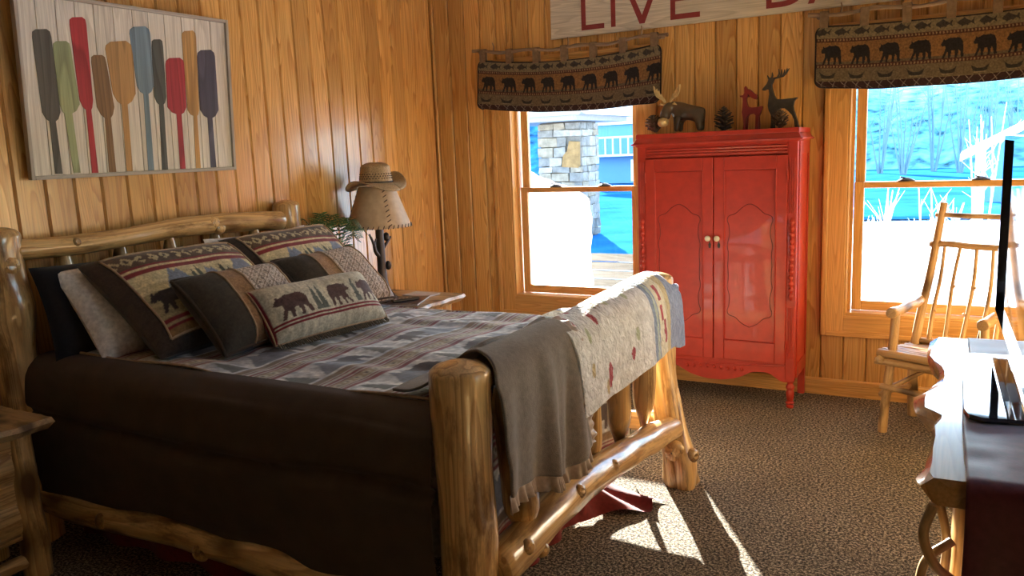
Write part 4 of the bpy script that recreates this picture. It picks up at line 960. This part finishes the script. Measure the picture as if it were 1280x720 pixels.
ed = [-pw+.008, 2.066-2.51, 2.151-2.51, 2.235-2.51, 2.321-2.51, 2.413-2.51, 2.508-2.51, 2.589-2.51, 2.675-2.51, 2.771-2.51, 2.848-2.51, 2.942-2.51, pw-.008]
for a, b in zip(ed, ed[1:]): pbox('board', a+.0012, b-.0012, .008, ph-.008, -.012, 0, 'picture_board', 'z')
for y0, y1, z0, z1, gr in ((-pw, -pw+.016, 0, ph, 'z'), (pw-.016, pw, 0, ph, 'z'), (-pw+.016, pw-.016, 0, .016, 'y'), (-pw+.016, pw-.016, ph-.016, ph, 'y')): pbox('frame_rail', y0, y1, z0, z1, -.014, .014, 'grey_frame', gr)
for o_, m_ in zip(OARS, OM):
    q = [(a-2.51, b+.008) for a, b in o_]; (tla, tlb), (tra, trb), (bla, blb), (bra, brb), (n1a, n1b), (n2a, n2b), (h1a, h1b), (h2a, h2b) = q
    r = (tra-tla)*.22; cut = .02
    poly = [(h1a, max(h1b, .017)), (h2a, max(h2b, .017)), (n2a, n2b), (n2a+(bra-n2a)*.5, n2b+(brb-n2b)*.35), (bra, brb+.01), (tra+(bra-tra)*.08, trb-.03), (tra-r*.2, trb-r*.5), (tra-r, trb), (tla+r, tlb+.002), (tla+r*.2, tlb-r*.5), (tla+(bla-tla)*.08, tlb-.03), (bla, blb+.01), (n1a+(bla-n1a)*.5, n1b+(blb-n1b)*.35), (n1a, n1b)]
    cyy = (n1a+n2a)/2
    g = G().prism(poly, .0003, .0022, 'yz'); g.lp = [(a[0], a[1]-cyy, a[2]) for a in g.lp]
    g.build('painted_oar', m_, pc, smooth=False)

# ================================================================ LOG CHAIR
ch = thing('log_chair', 'peeled branch armchair with twig spindles in front of the wide window', 'chair', (-.068, 4.47, 0), rz=math.radians(-20.5))
# local: x to the sitter's left seen from the front (right in the picture), y towards the back
def clog(name, p, q, r0, r1, seed, par=ch, n=12, amp=.008, dome=.25, **k): return log(name, p, q, r0, r1, par, seed, n=n, amp=amp, dome=dome, mat='twig', seg=12, **k)
HWc = .245
for s in (-1, 1):
    clog('front_leg', (s*(HWc-.01), -.16, .0), (s*(HWc-.04), -.11, .61), .024, .02, 50+s)
    bp = G().tube(smooth_path([(s*(HWc-.01), .19, 0), (s*(HWc-.01), .18, .38), (s*(HWc-.035), .27, .75), (s*(HWc-.065), .335, 1.135)], 26), [.027-.008*(i/25) for i in range(26)], 12, bump=.14, seed=52+s, dome=.25).build('back_post', 'twig', ch, angle=60)
    clog('arm', (s*(HWc-.035), -.16, .622), (s*(HWc-.015), .24, .625), .027, .023, 54+s, n=14, amp=.012, dome=.12)
    clog('side_stretcher', (s*HWc, -.16, .2), (s*HWc, .19, .17), .016, .015, 56+s)
    clog('seat_rail', (s*HWc, -.19, .385), (s*HWc, .2, .36), .02, .018, 58+s)
clog('front_rail', (-HWc-.03, -.165, .37), (HWc+.03, -.165, .37), .019, .019, 60)
clog('front_stretcher', (-HWc, -.165, .24), (HWc, -.165, .225), .015, .015, 61); clog('rear_stretcher', (-HWc, .19, .26), (HWc, .19, .26), .015, .015, 62)
clog('front_brace', (-HWc+.01, -.15, .22), (-HWc+.13, .15, .3), .012, .010, 63)
for k in range(8):
    yy = -.165+k*.05; clog('seat_slat', (-HWc-.02, yy, .412+.0*k-.03*k/7), (HWc+.02, yy, .412-.03*k/7), .021, .021, 64+k, n=8, amp=.004, dome=.1)
clog('back_rail', (-HWc+.03, .325, 1.075), (HWc-.03, .325, 1.07), .013, .013, 75, n=12); clog('back_rail', (-HWc+.02, .30, .925), (HWc-.0, .30, .915), .017, .017, 76, n=14, dome=.15)
clog('back_rail', (-HWc, .19, .42), (HWc, .19, .42), .016, .016, 77)
for k in range(5):
    x0 = -.155+k*.078; r = random.Random(k+3)
    pts = smooth_path([(x0-.012, .19, .42), (x0+r.uniform(-.02, .012), .225, .57), (x0+r.uniform(-.012, .02), .255, .74), (x0+.004, .298, .92)], 16)
    sp = G().tube(pts, [.0115-.003*(i/15) for i in range(16)], 10, bump=.2, seed=80+k).build('spindle', 'twig', ch, angle=60)
    for q in (5, 9):
        if (k+q) % 3: G().tube([pts[q], pts[q]+Vector((r.choice((-1, 1))*.018, -.006, .014))], [.008, .005], 8).build('knot', 'twig', sp)

# ================================================================ DRESSER, RUNNER, TELEVISION
dr = thing('log_dresser', 'dark log dresser with a live edge slab top and vine trimmed front', 'dresser', (.25, 2.29, 0))
OX, OY = .25, 2.29
edge = [(.56, 1.675), (.11, 1.676), (.024, 1.674), (-.037, 1.672), (-.046, 1.70), (-.043, 1.76), (-.045, 1.84), (-.043, 1.92), (-.047, 1.99), (-.036, 2.045), (-.035, 2.075), (-.052, 2.1), (-.073, 2.125), (-.076, 2.19), (-.075, 2.255), (-.055, 2.305), (-.042, 2.36), (-.039, 2.42), (-.041, 2.48), (-.05, 2.538), (-.07, 2.59), (-.084, 2.65), (-.083, 2.72), (-.075, 2.82), (-.068, 2.905), (.56, 2.905)]
r5 = random.Random(8); n = len(edge)
top = [(x-OX, y-OY, .85) for x, y in edge]; mid = [(x-OX-(.014+.012*math.sin(y*9.0)+r5.uniform(0, .006) if x < 0 else 0), y-OY-(.006 if y < 1.68 else 0), .832) for x, y in edge]; bot = [(x-OX+(.01*r5.random() if x < 0 else 0), y-OY, .795) for x, y in edge]
g = G(); v = top+mid+bot
g.add(v, [tuple(range(n))[::-1], tuple(range(2*n, 3*n))]+[(j*n+i, j*n+(i+1) % n, (j+1)*n+(i+1) % n, (j+1)*n+i) for j in (0, 1) for i in range(n)], [(p[0], p[2], p[1]) for p in v])
g.build('slab_top', 'slab', dr, smooth=True, angle=30, bevel=.003)
for x_, y_ in ((.04, 1.75), (.5, 1.75), (.04, 2.83), (.5, 2.83)): log('corner_post', (x_-OX, y_-OY, 0), (x_-OX, y_-OY, .797), .05, .046, dr, int(x_*10+y_*7), dome=0, mat='log')
G().box(.04-OX, .54-OX, 1.76-OY, 2.82-OY, .08, .79, 'y').build('carcass', 'slab', dr, smooth=False, bevel=.004)
for i in range(3):
    for j in range(2):
        df = G().box(.022-OX, .042-OX, 1.81-OY+j*.5, 2.29-OY+j*.48, .1+i*.23, .31+i*.23, 'y').build('drawer', 'log', dr, smooth=False, bevel=.006)
        hx = .015-OX; yy = 2.05-OY+j*.5; zz = .2+i*.23
        G().tube(smooth_path([(hx+.01, yy-.05, zz), (hx-.02, yy-.03, zz+.005), (hx-.022, yy+.03, zz), (hx+.01, yy+.05, zz)], 12), .007, 8).build('handle', 'twig', df)
for k, (y_, z0_, z1_) in enumerate(((1.70, .30, .80), (1.73, .02, .62), (1.72, .1, .5))):
    pts = smooth_path([(-.02-OX+.012*math.sin(k*2+i*2.1), y_-OY+.03*math.sin(i*1.7+k*2), z0_+(z1_-z0_)*i/5) for i in range(6)], 26)
    G().tube(pts, [.013-.005*i/25 for i in range(26)], 10, bump=.2, seed=90+k).build('vine', 'twig', dr, angle=60)
G().tube(smooth_path([(-.035-OX, 1.66-OY, .80), (-.05-OX, 1.655-OY, .74), (-.03-OX, 1.66-OY, .68), (0-OX, 1.69-OY, .64)], 18), .010, 10, seed=95).build('vine', 'twig', dr, angle=60)
G().tube(smooth_path([(0-OX, 1.69-OY, .72), (-.045-OX, 1.665-OY, .68), (-.05-OX, 1.66-OY, .6), (-.015-OX, 1.68-OY, .52)], 18), .009, 10, seed=96).build('vine', 'twig', dr, angle=60)

rn = thing('table_runner', 'burgundy cloth runner along the dresser top hanging over its end', 'runner', (.25, 2.29, .85))
def run_pt(u, v):
    a = v*1.86; L = 2.885-1.668
    y = np.where(a < L, 2.885-a, 1.668); q = np.clip((a-L)/.03, 0, 1)*PI/2; y = np.where(a >= L, 1.668-.018*np.sin(q), y)
    z = np.where(a < L, .854, .854-.018*(1-np.cos(q))-np.clip(a-L-.03, 0, None))
    x = .012+u*.40+.006*np.sin(a*6)*(u < .5)
    z = z+np.where(a < L, .003*(nz2(u*3, a*9, 2, 2))+.005*np.clip(nz2(u*1.2, a*14, 1, 5)-.55, 0, 1), 0)
    y = y-np.where(a > L, .012*(1+np.sin(u*16+1))*np.clip(a-L, 0, 1)*1.5, 0)
    return x-.25, y-2.29, z-.85
G().grid(60, 150, run_pt).build('cloth', 'runner', rn, angle=80, solid=.003)

tv = thing('television', 'flat black television with a glass base plate on the dresser runner', 'television', (.16, 2.33, .862))
bp_ = [(.012, 2.07), (.02, 2.03), (.05, 2.012), (.33, 2.06), (.35, 2.1), (.33, 2.6), (.3, 2.625), (.03, 2.618), (.008, 2.6), (.004, 2.56)]
G().prism([(x-.16, y-2.33) for x, y in bp_], 0.0, .012, 'xy').build('base_plate', 'tv_screen', tv, smooth=False, bevel=.003)
G().tube([(0.01, .0, .01), (.01, 0, .09)], .03, 16, squash=.6).build('neck', 'tv_black', tv)
# panel: from (0.105, 2.87) to (0.142, 1.82), bottom z .945, top 1.482
MT = Matrix.Translation((.112-.16, 2.345-2.33, 0)) @ Matrix.Rotation(math.radians(2.0), 4, 'Z')
G().box(0.002, .030, -.52, .52, .08, .622, M=MT).build('panel', 'tv_black', tv, smooth=False, bevel=.004)
G().box(-.001, .002, -.508, .508, .098, .61, M=MT).build('screen', 'tv_screen', tv, smooth=False)
bz = G()
for y0, y1, z0_, z1_ in ((-.52, -.508, .08, .622), (.508, .52, .08, .622), (-.508, .508, .08, .098), (-.508, .508, .61, .622)): bz.box(-.013, .002, y0, y1, z0_, z1_, M=MT)
bz.build('bezel', 'tv_black', tv, smooth=False)

# ================================================================ NIGHTSTANDS
def nightstand(label, x0, x1, y0, y1, z, seed, front):
    cx, cy = (x0+x1)/2, (y0+y1)/2; t_ = thing('log_nightstand', label, 'nightstand', (cx, cy, 0), group='log nightstands')
    r = random.Random(seed); m_ = 14
    out = [(x0, y0)]+[(x0+(x1-x0)*i/m_, y0+r.uniform(-.006, .006)) for i in range(1, m_)]+[(x1, y0)]+[(x1+r.uniform(-.006, .012), y0+(y1-y0)*i/m_) for i in range(1, m_)]+[(x1, y1)]+[(x1+(x0-x1)*i/m_, y1+r.uniform(-.006, .006)) for i in range(1, m_)]+[(x0, y1)]
    n = len(out); a = [(x-cx, y-cy, z) for x, y in out]; b = [(x-cx+(.014 if x > x0+.02 else 0)*(1 if x == max(p[0] for p in out) else .6), (y-cy)*1.02, z-.018) for x, y in out]; c_ = [((x-cx)*.96, (y-cy)*.96, z-.042) for x, y in out]
    v = a+b+c_; G().add(v, [tuple(range(n)), tuple(range(3*n-1, 2*n-1, -1))]+[(j*n+(i+1) % n, j*n+i, (j+1)*n+i, (j+1)*n+(i+1) % n) for j in (0, 1) for i in range(n)], [(p[1], p[2], p[0]) for p in v]).build('slab_top', 'twig', t_, angle=30)
    for k, (xx, yy) in enumerate(((x0+.07, y0+.07), (x1-.1, y0+.07), (x0+.07, y1-.07), (x1-.1, y1-.07))): log('leg', (xx-cx, yy-cy, 0), (xx-cx, yy-cy, z-.04), .05, .042, t_, seed+k, dome=0)
    ca = G().box(x0+.05-cx, x1-.09-cx, y0+.08-cy, y1-.08-cy, .16, z-.045, 'y').build('carcass', 'log', t_, smooth=False, bevel=.004)
    for k in range(2):
        d = G().tube([(x1-.15-cx, y0+.12-cy, .24+k*.2), (x1-.15-cx, y1-.12-cy, .24+k*.2)], .085, 16, bump=.05, seed=seed+7+k, squash=1).build('drawer', 'log', t_, angle=60)
        d.scale = (1, 1, 1); G().lathe([(.012, 0), (.016, .012), (.006, .02)], (x1-cx-.07, 0, .24+k*.2), 12, M=Matrix.Rotation(PI/2, 4, 'Y')).build('knob', 'twig', d)
    log('stretcher', (x1-.1-cx, y0+.07-cy, .07), (x1-.1-cx, y1-.07-cy, .07), .028, .026, t_, seed+9)
    return t_
nightstand('log nightstand under the branch lamp in the plank corner', -3.36, -2.78, 3.47, 4.29, .62, 130, 1)
nightstand('log nightstand beside the headboard post below the oar picture', -3.36, -2.90, 1.02, 1.665, .61, 150, 1)

# ---------------------------------------------------------------- lamp and straw hat
lm = thing('table_lamp', 'bronze branch table lamp with a laced hide shade on the nightstand', 'lamp', (-3.14, 3.935, .621))
prof = [(.095, 0), (.098, .008), (.09, .016), (.07, .03), (.05, .055), (.037, .09), (.03, .13), (.027, .2), (.026, .3), (.025, .40), (.024, .50)]
g = G().lathe(prof, seg=20)
g.v = [(x*(1+.10*noise.noise(Vector((x*60, y*60, z*9)))), y*(1+.10*noise.noise(Vector((x*60, y*60, z*9+5)))), z) for x, y, z in g.v]
tk = g.build('trunk', 'bronze', lm)
def br(pts, r0, r1): return G().tube(smooth_path(pts, 12), [r0+(r1-r0)*i/11 for i in range(12)], 10, bump=.15, seed=r0*100).build('branch', 'bronze', lm)
br([(.0, -.01, .27), (.005, -.055, .31), (.01, -.075, .36), (.01, -.11, .42)], .014, .006); br([(.01, -.07, .345), (.015, -.055, .39)], .008, .004)
br([(0, .01, .31), (.01, .05, .35), (.01, .095, .385)], .012, .006)
for p, rr in (((.02, .04, .39), .02), ((.028, .03, .215), .02)): G().lathe([(.004, -.028), (.015, -.02), (.02, 0), (.015, .02), (.004, .028)], p, 12).build('pinecone_bud', 'bronze', lm)
sh = G(); zb, zt_, rb, rt = .455, .70, .198, .108
sh.lathe([(rb, zb), (rt, zt_), (rt-.003, zt_), (rb-.003, zb), (rb, zb)], seg=40, cap=False); sh = sh.build('shade', 'shade_hide', lm, angle=60)
G().lathe([(.004, .5), (.004, .715), (.0045, .716)], seg=8).build('stem', 'dark_metal', lm)
g = G()
for k in range(40):
    a = 2*PI*k/40; q = Vector((math.cos(a), math.sin(a), 0)); s_ = Vector((-math.sin(a), math.cos(a), 0))
    g.tube([q*(rb+.002)+Vector((0, 0, zb-.002)), q*(rb-.004+.002)+s_*.01+Vector((0, 0, zb+.018))], .0024, 5)
for a0 in (-2.25, -.55, 1.0, 2.6):
    for k in range(8):
        f = (k+.6)/8.5; r = rb+(rt-rb)*f+.001; z = zb+(zt_-zb)*f; q = Vector((math.cos(a0), math.sin(a0), 0)); s_ = Vector((-math.sin(a0), math.cos(a0), 0))
        g.tube([q*r-s_*.011+Vector((0, 0, z-.007)), q*(r+.001)+s_*.011+Vector((0, 0, z+.007))], .0026, 5)
g.build('lacing', 'stitch', sh)
ht = thing('straw_hat', 'straw cowboy hat with a dark band resting on the lamp shade', 'hat', (-3.14, 3.935, 1.318), rz=0)
def brim(u, v):
    a = u*2*PI; r = .095+v*.085; c_ = np.cos(a); s_ = np.sin(a)                  # sides (y) roll up, front and back dip
    x = r*c_*.98; y = r*s_*1.06; z = .022+v*v*(.04*np.abs(s_)**4-.045*np.abs(c_)**2+.022*s_); return x, y, z
G().grid(64, 10, brim).build('brim', 'straw', ht, angle=80, solid=.005)
def crown(u, v):
    a = u*2*PI; c_ = np.cos(a); s_ = np.sin(a); zz = np.clip(v/.75, 0, 1)*.112; top_ = np.clip((v-.75)/.25, 0, 1)
    r = (.098-.014*np.clip(v/.75, 0, 1))*(1-top_*.98); dent = -.03*top_*np.exp(-(s_*r/.03)**2)+.02*top_*(1-top_)*2
    z = .012+zz+.022*np.sin(np.clip(top_, 0, 1)*PI/2)+dent*.9; pinch_ = 1-.12*np.clip(v/.75, 0, 1)*(c_ > .3)*np.abs(s_)
    return r*c_*1.08, r*s_*pinch_, z
G().grid(64, 30, crown).build('crown', 'straw', ht, angle=80)
g = G()
for row in range(3):                                              # open weave holes read as dark dots
    for k in range(34):
        a = 2*PI*(k+.5*(row % 2))/34; r = .0945-.002*row; z = .052+row*.013; q = Vector((math.cos(a)*r*1.08, math.sin(a)*r, z)); d = Vector((math.cos(a), math.sin(a), 0))
        g.tube([q-d*.002, q+d*.0012], .0038, 6)
g.build('weave_hole', 'straw_dark', ht)['kind'] = 'stuff'
bnd = G()
def band(u, v):
    a = u*2*PI; r = .0985; return r*np.cos(a)*1.085, r*np.sin(a)*1.005, .02+v*.014
bnd.grid(48, 3, band).build('band', 'straw_dark', ht, angle=80, solid=.003)

# ---------------------------------------------------------------- fern and magazines
fe = thing('potted_fern', 'green potted fern on the nightstand between headboard post and lamp', 'plant', (-3.21, 3.56, .621))
G().lathe([(.06, 0), (.075, .12), (.082, .125), (.082, .145), (.07, .145), (.066, .12), (.02, .115)], seg=20).build('pot', 'pot', fe)
rf = random.Random(21)
for k in range(18):
    a = 2*PI*k/18+rf.uniform(-.2, .2); L = rf.uniform(.18, .30); ht_ = rf.uniform(.24, .45); ca_, sa_ = math.cos(a), math.sin(a)
    rx = min(1.0, .13/max(1e-3, L*max(0, -ca_))) if ca_ < 0 else 1.0
    pts = smooth_path([(0, 0, .12), (ca_*L*.3*rx, sa_*L*.3, .12+ht_*.62), (ca_*L*.7*rx, sa_*L*.7, .12+ht_), (ca_*L*rx, sa_*L, .12+ht_*.86)], 26)
    g = G().tube(pts, [.0022*(1-i/30) for i in range(26)], 5)
    for i in range(4, 26):
        t_ = (pts[min(i+1, 25)]-pts[i-1]).normalized(); s_ = t_.cross(Vector((0, 0, 1))).normalized(); up = s_.cross(t_)
        l_ = .055*math.sin(PI*(i-2)/26)**.7
        for sg_ in (-1, 1):
            tip = pts[i]+s_*sg_*l_+t_*l_*.45-up*l_*.12; b0 = pts[i]; w_ = t_*.0045
            mid_ = b0.lerp(tip, .45)+up*.003
            g.add([b0-w_*.5, mid_-w_, tip, mid_+w_, b0+w_*.5], [(0, 1, 2, 3, 4)])
    g.build('frond', 'fern_leaf', fe, smooth=False)
def flat_thing(name, label, cat, cen, sx, sy, h, rz, mat, sub=None):
    t_ = thing(name, label, cat, cen, rz=rz); o = G().box(-sx/2, sx/2, -sy/2, sy/2, 0, h*.2).build('cover', mat, t_, smooth=False); G().box(-sx/2+.003, sx/2-.002, -sy/2+.003, sy/2-.003, h*.2, h*.8).build('pages', 'paper', t_, smooth=False)
    G().box(-sx/2, sx/2, -sy/2, sy/2, h*.8, h).build('cover', mat, t_, smooth=False); return t_
flat_thing('magazine', 'dark covered magazine lying in front of the lamp base', 'magazine', (-2.96, 3.93, .621), .21, .28, .012, .35, 'dark_cover')
flat_thing('magazine', 'pale leaflet lying at the far edge of the nightstand', 'magazine', (-3.02, 4.16, .621), .2, .14, .006, -.1, 'paper')
rm = thing('remote_control', 'slim black remote control on the dark magazine', 'remote', (-2.95, 3.90, .634), rz=1.0)
G().box(-.085, .085, -.022, .022, 0, .016).build('case', 'black_plastic', rm, smooth=False, bevel=.005)
for k in range(5): G().lathe([(.005, 0), (.005, .0025), (.003, .003)], (-.06+k*.024, 0, .016), 8).build('button', 'paper', rm)
